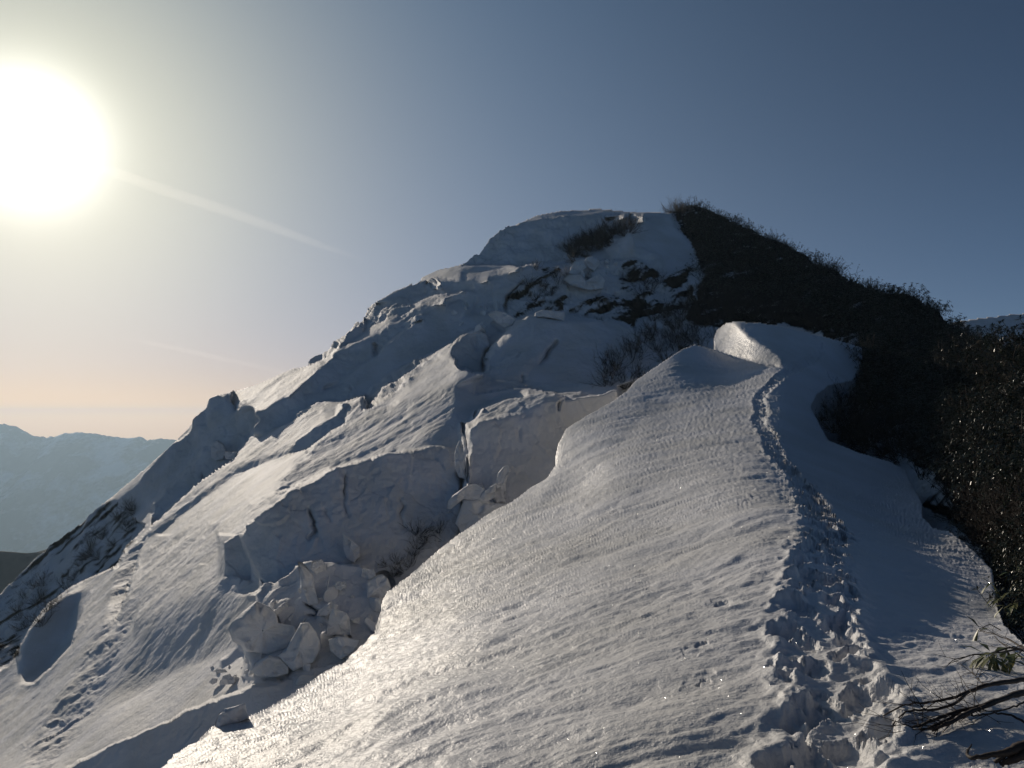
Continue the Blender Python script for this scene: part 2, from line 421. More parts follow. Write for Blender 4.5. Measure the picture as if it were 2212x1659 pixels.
M_PAINT = [
    # upper dome and its broken edge
    pt(1, [(1150, 250), (1400, 100), (1700, 40), (2080, 20), (2700, 20), (2700, 150), (1700, 150), (1500, 170), (1300, 205)], 215, 18, st=.4),
    pt(2, [(300, 20), (1240, 60), (1240, 160), (900, 170), (500, 155), (300, 150)], 190, 20),
    pt(1, [(590, 680), (740, 540), (900, 340), (1130, 250), (1300, 205), (1500, 170), (2212, 150), (2350, 200), (1900, 450), (1700, 620), (1300, 690)], 195, 68, ro=.6),
    pt(1, [(1560, 300), (2100, 170), (2300, 200), (1900, 420), (1700, 600), (1560, 480)], 165, 68, ro=.5),
    pt(1, [(130, 870), (160, 760), (330, 700), (600, 660), (1280, 690), (1180, 740), (860, 845), (640, 845), (380, 825), (200, 855)], 255, 40, fe=4, st=.4),
    pt(1, [(480, 760), (740, 685), (1040, 670), (1130, 710), (850, 745)], 185, 30, fe=5),
    pt(1, [(150, 880), (200, 855), (380, 825), (640, 845), (860, 845), (1180, 740), (1280, 690), (1500, 680), (1420, 800), (1280, 850), (1090, 1040), (1080, 1170), (900, 1150), (760, 990), (720, 930), (420, 985), (240, 960)], 182, 70, ro=.35, fe=4),
    pt(1, [(200, 855), (330, 850), (420, 960), (300, 930)], 265, 60, ro=.6, fe=3),
    pt(1, [(-160, 1000), (60, 880), (190, 860), (240, 990), (100, 1030), (0, 1060)], 190, 55, ro=.3),
    pt(1, [(-350, 1320), (-250, 1180), (0, 1060), (100, 1030), (400, 995), (710, 930), (620, 990), (430, 1050), (415, 1110), (300, 1140), (100, 1200), (-100, 1330)], 250, 43, ro=.25, fe=5, st=.6),
    pt(1, [(710, 930), (790, 1000), (670, 1150), (640, 1090), (560, 1070), (430, 1100), (430, 1050), (620, 990)], 150, 72, fe=3),
    pt(1, [(0, 1230), (180, 1130), (390, 1120), (400, 1200), (330, 1290), (200, 1250), (100, 1300), (0, 1380)], 200, 48, ro=.4),
    pt(1, [(380, 1210), (430, 1100), (560, 1065), (640, 1090), (670, 1150), (560, 1265), (450, 1250)], 195, 62, ro=.2, fe=5),
    pt(1, [(760, 1120), (780, 1070), (840, 1040), (900, 1150), (860, 1210), (780, 1200)], 190, 60, ro=.2, fe=4),
    pt(1, [(-200, 1500), (0, 1380), (100, 1300), (200, 1250), (330, 1290), (560, 1265), (850, 1190), (1090, 1190), (1330, 1230), (1190, 1280), (1080, 1390), (900, 1560), (800, 1400), (700, 1390), (620, 1430), (200, 1659), (-200, 1720)], 172, 48, ro=.12, fe=7),
    # broken snow and scrub between dome and shaded mound
    pt(1, [(1090, 1040), (1280, 850), (1500, 690), (1800, 700), (2212, 600), (2600, 640), (3100, 900), (3200, 1100), (2500, 1260), (2212, 1270), (1800, 1200), (1330, 1180), (1240, 1240), (1080, 1180)], 180, 46, ro=.75, rk=.42, fe=6),
    pt(2, [(750, 250), (900, 230), (940, 160), (1220, 140), (1310, 300), (1510, 500), (1450, 650), (1150, 810), (1080, 800), (1050, 720), (850, 640), (650, 600), (640, 400), (750, 350)], 172, 50, ro=.1, rk=0, fe=5),
    pt(2, [(640, 600), (830, 480), (1100, 560), (1120, 700), (1080, 790), (1050, 720), (850, 640)], 185, 78, ro=.6, rk=0, fe=4),
    pt(2, [(490, 370), (680, 365), (780, 310), (815, 400), (780, 540), (640, 640), (490, 500)], 200, 78, ro=.3, rk=0, fe=3),
    pt(2, [(755, 130), (930, 140), (935, 195), (830, 235), (750, 240)], 275, 72, ro=.5, rk=0, fe=2),
    pt(2, [(675, 370), (695, 290), (745, 290), (720, 385)], 275, 70, ro=.3, rk=0, fe=2),
    pt(2, [(780, 315), (825, 400), (825, 510), (770, 560), (800, 450)], 270, 72, ro=.3, rk=0, fe=2),
    pt(2, [(480, 150), (720, 145), (740, 180), (600, 210), (520, 190)], 265, 60, ro=.6, rk=0, fe=3),
    pt(2, [(0, 700), (150, 640), (300, 590), (430, 640), (640, 620), (700, 760), (640, 900), (760, 980), (850, 1060), (540, 1040), (330, 1030), (200, 920), (60, 880)], 185, 60, ro=.5, rk=0, fe=5),
    pt(2, [(320, 1040), (600, 1010), (1000, 1060), (1220, 1080), (860, 1240), (850, 1340), (810, 1390), (700, 1300), (520, 1270), (400, 1240), (300, 1120)], 170, 40, ro=.9, rk=.80, fe=3),
    pt(2, [(680, 660), (850, 640), (1020, 700), (1085, 810), (900, 830), (700, 760)], 175, 60, ro=.7, rk=.74, fe=3),
    pt(2, [(1120, 830), (1450, 680), (1420, 880), (1250, 920)], 165, 60, ro=.7, rk=.74, fe=3),
    # slope under the shrubs on the right
    pt(0, [(1440, 440), (1500, 430), (1900, 600), (2100, 690), (2420, 780), (2420, 1320), (2150, 1200), (2000, 1090), (1960, 1030), (1880, 960), (1780, 860), (1850, 760), (1700, 700), (1560, 720), (1480, 690), (1520, 600), (1500, 540)], 165, 40, w=.35, ro=.5, rk=1, fe=4),
    pt(12, [(450, 380), (700, 280), (900, 330), (1100, 560), (1250, 700), (1250, 900), (1450, 1000), (1700, 1080), (1800, 1180), (1500, 1240), (1250, 1200), (1000, 900), (500, 700), (380, 450)], 170, 35, w=.3, ro=.5, rk=.10, fe=5),
    # shaded mound
    pt(4, [(860, 220), (1060, 110), (1120, 130), (1430, 190), (1700, 170), (1980, 150), (2212, 290), (2500, 250), (2500, 600), (2100, 850), (1500, 900), (1270, 880), (1000, 870), (560, 760), (640, 690), (600, 600), (680, 500), (620, 460), (820, 290)], 176, 40, ro=.1, rk=0, fe=6),
    pt(4, [(610, 470), (700, 380), (820, 290), (900, 190), (1060, 180), (960, 270), (800, 400), (690, 500)], 240, 45, ro=.2, fe=5, st=.6),
    pt(4, [(560, 780), (600, 720), (650, 690), (900, 480), (1050, 490), (1000, 560), (880, 650), (760, 760), (600, 860), (380, 890)], 225, 40, ro=.35, fe=6, st=1),
    pt(4, [(900, 760), (1050, 600), (1250, 450), (1370, 400), (1420, 440), (1270, 560), (1180, 660), (1080, 740), (1060, 870), (960, 860)], 150, 62, ro=.2, fe=4),
    pt(4, [(565, 600), (600, 600), (630, 690), (600, 730), (580, 690)], 270, 65, fe=2),
    # rib with sunlit crest, and the lit apron under it
    pt(4, [(-60, 560), (0, 520), (240, 395), (400, 280), (540, 270), (520, 300), (350, 340), (220, 520), (130, 545), (0, 610)], 252, 45, ro=.2, fe=3),
    pt(4, [(350, 340), (520, 300), (600, 330), (640, 450), (570, 600), (590, 720), (520, 765), (300, 690), (230, 560), (220, 520)], 145, 66, ro=.3, fe=4),
    pt(4, [(-100, 640), (0, 600), (130, 550), (230, 560), (280, 690), (380, 690), (520, 770), (380, 800), (250, 880), (0, 960), (-100, 980)], 245, 42, fe=7),
    pt(3, [(1190, 1010), (1500, 750), (1760, 600), (1900, 570), (1900, 620), (1660, 900), (1400, 1080), (1190, 1170)], 262, 48, ro=.7, fe=3, st=1),
    pt(3, [(1900, 620), (2212, 560), (2212, 900), (1900, 930), (1400, 1110), (1300, 1150), (1660, 900)], 250, 43, fe=7),
    pt(4, [(-100, 980), (0, 960), (250, 880), (560, 880), (980, 890), (1060, 850), (1300, 900), (1700, 870), (1950, 810), (2250, 780), (2100, 880), (1800, 960), (1600, 940), (1340, 955), (1240, 940), (1000, 905), (700, 930), (300, 965), (-100, 1020)], 245, 36, fe=4),
    pt(4, [(-100, 1010), (0, 970), (300, 960), (470, 970), (270, 1110), (130, 1250), (0, 1340), (-100, 1380)], 222, 36, ro=.08, st=1, fe=30),
    pt(4, [(460, 975), (700, 940), (1000, 905), (1240, 945), (1060, 955), (980, 1010), (850, 1030), (600, 1110), (480, 1170), (400, 1290), (400, 1500), (400, 1700), (-50, 1700), (-50, 1450), (90, 1390), (60, 1330), (150, 1250), (270, 1110)], 170, 60, ro=.15, fe=34),
    # tall block with ice rim behind the near ridge
    pt(7, [(690, 510), (780, 380), (900, 270), (1060, 210), (1260, 180), (1340, 115), (1600, 130), (1760, 140), (1700, 190), (1400, 280), (1300, 350), (900, 430)], 236, 41, ro=.25, st=1, fe=4),
    pt(7, [(680, 530), (900, 430), (1300, 350), (1400, 275), (1760, 150), (1740, 200), (1660, 260), (1680, 340), (2000, 420), (1800, 500), (1700, 700), (1660, 1020), (1200, 1400), (680, 1250), (690, 1110), (670, 1100)], 188, 76, ro=.35, fe=3),
    pt(7, [(590, 450), (650, 460), (690, 500), (760, 320), (900, 270), (760, 430), (690, 520), (684, 1100), (655, 1110), (668, 690), (610, 560)], 268, 68, fe=1.5),
    pt(7, [(1750, 140), (2100, 90), (2300, 60), (2300, 100), (1900, 185), (1700, 215)], 235, 39, fe=4),
    pt(7, [(1690, 230), (1900, 185), (2300, 100), (2300, 330), (1900, 420), (1740, 400), (1690, 340)], 165, 74, ro=.2, fe=4),
    pt(7, [(1655, 270), (1690, 210), (1720, 210), (1690, 280), (1690, 340), (1665, 340)], 268, 65, fe=1.5),
    # long cliff band and sky-line slab on the left
    pt(3, [(-200, 900), (0, 840), (590, 620), (740, 500), (900, 360), (1110, 160), (1220, 250), (1030, 400), (900, 500), (760, 640), (640, 760), (400, 980), (100, 1140), (-150, 1200), (-300, 1100)], 250, 42, ro=.12, st=.8, fe=5),
    pt(3, [(735, 560), (740, 520), (930, 340), (1100, 190), (1130, 230), (980, 380), (890, 520), (760, 610)], 262, 50, ro=.8, fe=3),
    pt(3, [(590, 660), (600, 570), (740, 520), (760, 600), (640, 640)], 185, 62, fe=3),
    pt(3, [(1190, 250), (1190, 80), (1290, -20), (1700, -20), (1800, 100), (1760, 180), (1600, 180), (1480, 180), (1250, 230)], 235, 45, ro=.6, st=.5, fe=5),
    pt(3, [(960, 400), (1100, 230), (1210, 240), (1200, 290), (1010, 440), (910, 510)], 165, 62, fe=3),
    pt(3, [(1000, 445), (1220, 270), (1250, 230), (1500, 175), (1360, 300), (1100, 405)], 250, 42, fe=4),
    pt(3, [(1370, 310), (1440, 240), (1600, 175), (1740, 200), (1520, 370), (1390, 490)], 195, 52, ro=.3, fe=4),
    pt(3, [(80, 1160), (400, 985), (640, 765), (900, 515), (1030, 445), (1100, 408), (1365, 310), (1380, 480), (1350, 540), (1050, 720), (940, 820), (940, 870), (780, 930), (700, 1060), (480, 1220), (380, 1320), (-60, 1450), (-100, 1200)], 174, 62, ro=.25, fe=4),
    pt(3, [(1380, 490), (1520, 375), (1760, 190), (1870, 150), (2250, 0), (2250, 370), (1900, 530), (1500, 740), (1200, 990), (1060, 1030), (940, 1060), (1050, 980), (1060, 900), (960, 820), (1060, 720), (1350, 555)], 172, 46, ro=.1, fe=5),
    pt(3, [(690, 1050), (780, 930), (940, 870), (1050, 960), (940, 1060), (820, 1045)], 180, 66, ro=.2, fe=3),
    pt(3, [(830, 1050), (940, 1060), (840, 1240), (780, 1260), (450, 1490), (350, 1640), (540, 1580), (900, 1370), (1050, 1260), (1030, 1100), (980, 1060)], 165, 42, ro=.3, fe=4),
    pt(3, [(860, 1240), (880, 1140), (950, 1070), (940, 1160), (900, 1200)], 260, 55, fe=1.5),
    pt(3, [(1030, 1100), (1180, 1000), (1190, 1180), (1000, 1290)], 235, 45, ro=.3, fe=4),
    pt(3, [(400, 1659), (600, 1540), (1190, 1190), (1400, 1120), (2212, 905), (2212, 1150), (1830, 1360), (1690, 1500), (1300, 1720), (400, 1720)], 232, 43, ro=.12, st=1, fe=7),
    pt(5, [(380, 560), (430, 440), (440, 400), (590, 290), (600, 180), (640, 160), (820, 140), (870, 260), (1050, 285), (1110, 310), (1140, 400), (1090, 600), (980, 740), (900, 800), (640, 770), (540, 760), (440, 940), (300, 1030), (200, 1110), (0, 1260), (0, 900), (250, 660)], 202, 70, ro=.25, fe=3),
    pt(5, [(430, 470), (440, 400), (590, 290), (620, 470), (560, 490)], 175, 75, fe=2),
    pt(5, [(860, 210), (1000, 210), (1060, 300), (930, 360), (870, 280)], 245, 66, ro=.5, fe=2),
    pt(5, [(430, 945), (460, 850), (550, 755), (640, 755), (650, 700), (720, 645), (780, 700), (800, 760), (940, 765), (890, 850), (500, 1130), (200, 1380), (0, 1600), (0, 1350), (180, 1130)], 190, 60, ro=.35, fe=2),
    pt(5, [(890, 850), (960, 750), (1110, 620), (1350, 555), (1700, 330), (1940, 215), (1850, 350), (1550, 660), (1280, 870), (900, 1030), (640, 1230), (300, 1500), (90, 1659), (-80, 1659), (0, 1580), (500, 1140)], 240, 43, ro=.12, st=.8, fe=6),
    pt(5, [(640, 1140), (900, 960), (1550, 690), (1800, 600), (1680, 730), (1280, 880), (900, 1035), (640, 1230), (300, 1500), (90, 1680), (-60, 1680), (200, 1440)], 212, 36, ro=.12, st=.8, fe=6),
    pt(5, [(90, 1670), (400, 1380), (640, 1230), (900, 1035), (1280, 880), (1680, 740), (1510, 960), (1370, 1110), (1190, 1260), (1060, 1440), (860, 1670)], 252, 44, fe=5),
    pt(5, [(1380, 1090), (1510, 960), (1680, 740), (1800, 660), (1700, 800), (1560, 950), (1420, 1110)], 262, 48, ro=.5, fe=3),
    pt(5, [(1420, 1110), (1560, 950), (1700, 800), (2212, 440), (2212, 880), (1900, 980), (1650, 1120), (1510, 1180), (1360, 1160)], 236, 42, ro=.12, st=1, fe=4),
    pt(5, [(1305, 1195), (1400, 1145), (1505, 1150), (1510, 1182), (1350, 1222)], 180, 70, fe=1.5),
    pt(5, [(1180, 1280), (1310, 1205), (1560, 1180), (1250, 1400), (1060, 1600), (950, 1680), (860, 1680), (1060, 1440)], 248, 43, ro=.3, st=.6, fe=3),
    # the big overhanging face
    pt(6, [(130, 870), (140, 800), (250, 500), (370, 430), (730, 350), (400, 610), (230, 760), (160, 900)], 246, 44, ro=.3, fe=3),
    pt(6, [(150, 880), (240, 740), (400, 615), (740, 362), (690, 345), (900, 285), (1180, 130), (1230, 125), (1580, 15), (2250, -120), (2480, -60), (2540, 700), (2400, 1100), (1780, 1450), (1600, 1290), (1440, 1230), (1060, 1190), (760, 1140), (700, 1310), (380, 1390), (230, 1110)], 190, 70, ro=.5, fe=3),
    pt(6, [(150, 880), (230, 750), (400, 690), (560, 900), (520, 1100), (540, 1350), (380, 1390), (240, 1130)], 216, 74, ro=.35, fe=6),
    pt(6, [(1230, 130), (1300, 160), (1300, 320), (1330, 600), (1240, 560), (1260, 250)], 165, 72, fe=4),
    pt(6, [(860, 560), (900, 560), (970, 760), (950, 980), (850, 1060), (760, 1080), (900, 900)], 225, 74, fe=5),
    pt(6, [(-60, 950), (140, 820), (150, 900), (240, 1130), (240, 1390), (150, 1330), (-40, 1280)], 172, 74, ro=.3, fe=3),
    # chaos of fallen snow at its foot
    pt(8, [(500, 330), (800, 240), (1100, 60), (1700, 80), (2060, 320), (1990, 800), (1700, 1150), (1100, 1330), (600, 1330), (480, 1000), (300, 800), (580, 450)], 172, 38, ro=.5, fe=6),
    pt(8, [(140, 300), (240, 180), (460, 240), (640, 300), (560, 390), (400, 390), (240, 330)], 215, 40, ro=.8, fe=3),
    # lower left slopes
    pt(9, [(-200, 2000), (0, 1900), (370, 1640), (960, 1190), (1480, 740), (1920, 370), (2212, 500), (1900, 820), (1500, 1130), (1100, 1300), (560, 1659), (100, 2000)], 192, 56, ro=.2, rk=0, fe=3),
    pt(9, [(-200, 2000), (0, 1900), (370, 1640), (960, 1190), (1480, 740), (1920, 360), (1500, 815), (1000, 1225), (500, 1590), (0, 1940)], 255, 44, fe=1.5),
    pt(9, [(1200, 1080), (1280, 1000), (1500, 790), (1500, 830), (1300, 1010)], 250, 43, fe=1.5),
    pt(10, [(-200, 1100), (-200, 450), (0, 280), (130, 150), (280, 0), (560, -330), (900, -460), (1160, -260), (1000, -60), (920, 50), (560, 230), (400, 340), (260, 500), (190, 620), (120, 800), (0, 880)], 205, 45, ro=.35, rk=.52, fe=3),
    pt(10, [(0, 880), (120, 790), (220, 1000), (0, 1160), (-200, 1300), (-200, 1000)], 225, 40, fe=5),
    pt(10, [(-200, 1300), (0, 1160), (220, 1000), (400, 850), (560, 700), (640, 470), (700, 260), (920, 60), (1000, -60), (1050, 0), (830, 500), (580, 950), (250, 1400), (-100, 1700), (-200, 1700)], 244, 43, ro=.08, fe=6),
    pt(10, [(125, 800), (180, 660), (260, 510), (400, 360), (560, 240), (720, 240), (640, 350), (590, 500), (560, 650), (380, 880), (215, 1005)], 150, 44, fe=12),
    pt(10, [(840, 480), (930, 100), (1010, -80), (1180, -230), (1080, 60), (1010, 300), (900, 560), (700, 840), (600, 900)], 212, 40, ro=.25, st=.6, fe=5),
    pt(10, [(200, 1720), (230, 1450), (560, 1000), (800, 700), (1000, 400), (1060, 220), (1130, 80), (1100, 300), (1040, 560), (900, 900), (640, 1340), (380, 1700)], 226, 41, ro=.5, st=.5, fe=16),
    pt(10, [(1120, 60), (1180, -100), (1500, -250), (1740, -280), (1720, 200), (1760, 250), (1300, 490), (1040, 600), (1100, 300)], 243, 44, ro=.15, st=.8, fe=6),
    pt(10, [(1760, 250), (2010, 300), (1830, 560), (1870, 700), (1400, 900), (1000, 1130), (820, 1030), (1040, 600), (1300, 480)], 203, 37, ro=.12, st=1, fe=46),
    pt(10, [(380, 1700), (640, 1370), (1000, 1140), (1400, 910), (1830, 700), (1950, 760), (1930, 940), (2080, 960), (2160, 980), (2000, 1000), (1650, 1130), (1100, 1400), (530, 1659), (400, 1800)], 246, 42, fe=6),
    pt(10, [(1750, 800), (1870, 700), (1950, 760), (1800, 860), (1740, 860)], 180, 35, fe=3),
    pt(10, [(400, 1810), (530, 1665), (1000, 1430), (1650, 1138), (2013, 1010), (2160, 985), (2400, 900), (2700, 800), (2500, 1200), (1700, 1900)], 172, 62, ro=.35, fe=3),
]
M_CUTS = [Z(10, [(60, 860), (190, 640), (260, 510), (400, 350), (560, 235), (920, 55)]),
          Z(5, [(0, 1580), (500, 1130), (890, 850), (960, 750), (1090, 600)]),
          Z(5, [(900, 1030), (1280, 875), (1680, 740), (1900, 600)]),
          Z(6, [(140, 850), (180, 960), (240, 1130), (300, 1250), (380, 1390)]),
          Z(7, [(600, 460), (610, 560), (670, 690), (655, 1100)]),
          Z(7, [(600, 450), (690, 480), (760, 320), (900, 270), (1060, 205), (1260, 180), (1340, 115)]),
          Z(4, [(0, 530), (240, 395), (400, 280), (530, 270), (600, 330)]),
          Z(4, [(600, 720), (565, 600), (640, 450), (820, 280), (900, 190), (1060, 115)]),
          Z(3, [(1190, 1010), (1500, 745), (1760, 600), (1900, 560), (2212, 390)]),
          Z(3, [(1390, 480), (1520, 370), (1750, 195), (1860, 150)]),
          Z(1, [(0, 1060), (100, 1030), (400, 990), (710, 925)]),
          Z(4, [(460, 975), (700, 938), (1000, 900), (1240, 940)]),
          Z(1, [(600, 675), (1100, 680), (1280, 690)]),
          Z(3, [(480, 1200), (700, 1060), (820, 1045), (980, 1050), (1200, 985)]),
          ]
# narrow broken lips that catch the low sun
M_RIMS = [(1, [(380, 828), (640, 847), (860, 845), (1190, 738), (1280, 690)]), (1, [(415, 1108), (412, 1150), (390, 1205)]), (1, [(415, 1108), (560, 1066), (640, 1084)]), (1, [(770, 1112), (785, 1065), (835, 1042)]),
          (1, [(915, 1188), (960, 1172), (1080, 1190)]), (1, [(1332, 1220), (1345, 1150), (1400, 1115), (1470, 1095), (1530, 1105), (1600, 1080)]), (1, [(1398, 1235), (1410, 1195), (1480, 1165), (1690, 1185)]),
          (1, [(1090, 1390), (1120, 1345), (1190, 1300), (1200, 1265), (1260, 1240), (1330, 1235)]), (1, [(1385, 1330), (1380, 1380), (1340, 1430)]), (1, [(0, 1380), (95, 1310), (110, 1285), (180, 1275), (205, 1252)]),
          (1, [(0, 960), (130, 958)]), (1, [(895, 460), (872, 420), (908, 375)]), (1, [(1110, 268), (1200, 235), (1300, 205)]), (1, [(1725, 790), (1790, 720), (1830, 640), (1925, 620)]), (1, [(1370, 885), (1368, 858), (1410, 830)]),
          (2, [(500, 480), (500, 370), (560, 365), (680, 370)]), (2, [(1035, 520), (1048, 580)]), (2, [(1085, 560), (1104, 635)]), (2, [(900, 115), (960, 122)]), (2, [(318, 1240), (348, 1260), (330, 1282)]),
          (3, [(1390, 485), (1440, 430), (1520, 372), (1640, 280), (1750, 210), (1762, 185), (1840, 175), (1860, 150)]), (3, [(1368, 350), (1370, 310), (1430, 255), (1600, 180)]),
          (3, [(340, 1060), (400, 980), (480, 900), (560, 820), (680, 700), (760, 640), (860, 560)]), (3, [(90, 1150), (150, 1090), (240, 1050)]), (3, [(850, 1240), (875, 1180), (900, 1130), (950, 1070)]),
          (3, [(450, 1490), (600, 1380), (780, 1190)]), (3, [(560, 1480), (800, 1295)]), (4, [(575, 600), (582, 650), (600, 720), (645, 690)]), (4, [(618, 460), (700, 390), (820, 280), (860, 210), (950, 190)]),
          (4, [(910, 190), (940, 150), (1060, 122)]), (4, [(1105, 225), (1108, 290)]), (4, [(0, 528), (240, 398), (360, 300), (510, 273)]), (4, [(520, 285), (540, 320)]),
          (5, [(1120, 370), (1150, 440), (1110, 500), (1090, 600), (1040, 690), (900, 820)]), (5, [(430, 945), (450, 860), (545, 762), (640, 755), (650, 700), (715, 646), (775, 685)]), (5, [(590, 310), (622, 380), (620, 470)]),
          (5, [(465, 540), (455, 620)]), (5, [(0, 1350), (100, 1210), (270, 1060), (400, 950)]), (5, [(0, 1560), (190, 1380), (300, 1270), (480, 1140)]), (6, [(680, 348), (700, 330), (740, 355), (800, 380), (832, 412)]),
          (6, [(1180, 245), (1222, 205), (1222, 130)]), (6, [(1275, 170), (1302, 315)]), (6, [(142, 850), (180, 960), (240, 1130), (300, 1250)]), (6, [(245, 1370), (270, 1330), (330, 1370), (380, 1380)]), (6, [(380, 1560), (440, 1470), (530, 1370)]),
          (6, [(0, 1430), (180, 1510), (260, 1500), (335, 1425)]), (8, [(230, 190), (330, 210), (470, 250)]), (8, [(170, 290), (280, 270), (440, 300)]), (8, [(240, 330), (400, 395), (540, 390), (650, 280)]),
          (8, [(660, 460), (720, 370), (800, 260)]), (8, [(690, 470), (900, 450), (1070, 420)]), (8, [(800, 330), (960, 400)]), (8, [(1030, 150), (1060, 280), (1100, 400), (1140, 500)]), (9, [(1250, 1050), (1350, 930), (1500, 820)]),
          (7, [(1658, 340), (1668, 260), (1725, 200), (1850, 188)]), (7, [(1268, 405), (1300, 380), (1390, 385)]), (10, [(180, 660), (260, 510), (400, 360), (560, 238), (720, 170), (900, 75)])]
def strip(z, line, w):
    q = Z(z, line); L_, R_ = [], []
    for i, (x, y) in enumerate(q):
        a = q[max(0, i - 1)]; b = q[min(len(q) - 1, i + 1)]; dx, dy = b[0] - a[0], b[1] - a[1]; m = math.hypot(dx, dy) or 1
        h = w * (.5 if 0 < i < len(q) - 1 else .2)
        L_.append((x - dy / m * h, y + dx / m * h)); R_.append((x + dy / m * h, y - dx / m * h))
    return L_ + R_[::-1]
for z, line in M_RIMS: M_PAINT.append(dict(poly=strip(z, line, 4.6), phi=262, th=60, fe=1.0, ro=.1))
LM = Layer(-160, 2400, 430, 1790, 2.1, M_CTRL, M_PAINT, M_CUTS, 1.2e-4, warp=2.5, seed=3, relight=14, maskpoly=MASKM, robust=4,
           anchors=[(Z(7, [(600, 440), (690, 480), (780, 330), (900, 260), (1060, 200), (1260, 170), (1340, 105), (1600, 120), (1760, 140), (2300, 60), (2300, 900), (1200, 1500), (600, 1300), (650, 1100), (610, 560)]), .86, 5),
                    (Z(1, [(150, 860), (160, 760), (330, 700), (600, 665), (1280, 690), (1500, 680), (1090, 1040), (900, 1150), (760, 990), (420, 985), (240, 960)]), .95, 4),
                    (Z(1, [(-350, 1320), (0, 1055), (400, 990), (710, 925), (790, 1000), (670, 1150), (560, 1265), (330, 1290), (0, 1380)]), .96, 4),
                    (Z(4, [(560, 780), (560, 600), (640, 450), (820, 280), (1060, 110), (1430, 190), (2212, 290), (2212, 860), (1300, 880)]), .94, 5),
                    (Z(4, [(-60, 560), (240, 385), (400, 270), (600, 300), (600, 760), (0, 980), (-500, 1700), (-700, 1500)]), .94, 5),
                    (Z(6, [(130, 850), (240, 500), (700, 330), (1580, 10), (2250, -20), (2300, 1100), (1780, 1450), (380, 1390)]), .93, 4)])
MAIN_MASK_M = inpoly(LM.PX, LM.PY, MASKM)
print("mountain relief", round(time.time() - T0, 1))

# ------------------------------------------------------------------ the near ridge that carries the footprints
F_EDGE = [(240, 1790), (347, 1659), (374, 1628), (425, 1599), (441, 1577), (468, 1559), (500, 1548), (541, 1538), (575, 1525), (608, 1505), (660, 1474), (690, 1455), (724, 1433), (738, 1431), (764, 1405), (796, 1375), (808, 1363), (812, 1346),
          (822, 1318), (825, 1296), (836, 1276), (878, 1246), (932, 1198), (997, 1148), (1072, 1099), (1102, 1085), (1144, 1055), (1181, 1031), (1199, 1005), (1198, 993), (1205, 958), (1223, 924), (1267, 896), (1317, 870), (1355, 843),
          (1371, 823), (1410, 795), (1449, 768), (1475, 752), (1500, 743), (1512, 745), (1544, 754)]
F_MASK = F_EDGE + [(1541, 730), (1548, 711), (1568, 695), (1594, 693), (1646, 696), (1706, 706), (1752, 718), (1809, 735), (1862, 750), (1864, 777), (1843, 822), (1790, 834), (1763, 856), (1752, 879), (1767, 910), (1790, 951),
          (1858, 978), (1923, 997), (1957, 1016), (1963, 1033), (1992, 1086), (1994, 1117), (2016, 1138), (2051, 1146), (2082, 1170), (2111, 1197), (2145, 1235), (2152, 1300), (2170, 1350), (2210, 1385), (2260, 1400), (2420, 1440), (2420, 1800)]
F_CTRL = [(347, 1659, 6.7), (240, 1790, 5.4), (541, 1538, 9.4), (740, 1430, 12.8), (825, 1290, 18), (932, 1198, 25), (1072, 1099, 30), (1199, 1005, 36), (1223, 924, 40), (1317, 870, 43), (1449, 768, 48), (1500, 743, 50),
          (1106, 1659, 4.3), (700, 1659, 5.0), (1800, 1659, 3.9), (2212, 1659, 3.8), (1106, 1790, 3.5), (2300, 1790, 3.1), (800, 1520, 7.1), (1700, 1450, 5.4), (2130, 1450, 5.4), (1100, 1450, 6.6), (1760, 1300, 7.2),
          (1500, 1250, 9), (1200, 1250, 10.6), (1000, 1300, 11.0), (1800, 1200, 9.5), (2100, 1220, 13.3), (2150, 1300, 9.4), (1700, 1020, 19.5), (1955, 1030, 32), (1990, 1100, 22), (1858, 980, 35), (1790, 950, 38), (1780, 1100, 14.0), (1400, 1100, 16.5), (1300, 1000, 25), (1500, 980, 24), (1700, 930, 31), (1640, 900, 33),
          (1755, 870, 44), (1450, 880, 38), (1560, 820, 44), (1700, 800, 44), (1845, 815, 54), (1862, 755, 60), (1700, 745, 54), (1690, 792, 46), (1600, 782, 48), (2400, 1500, 5.0)]
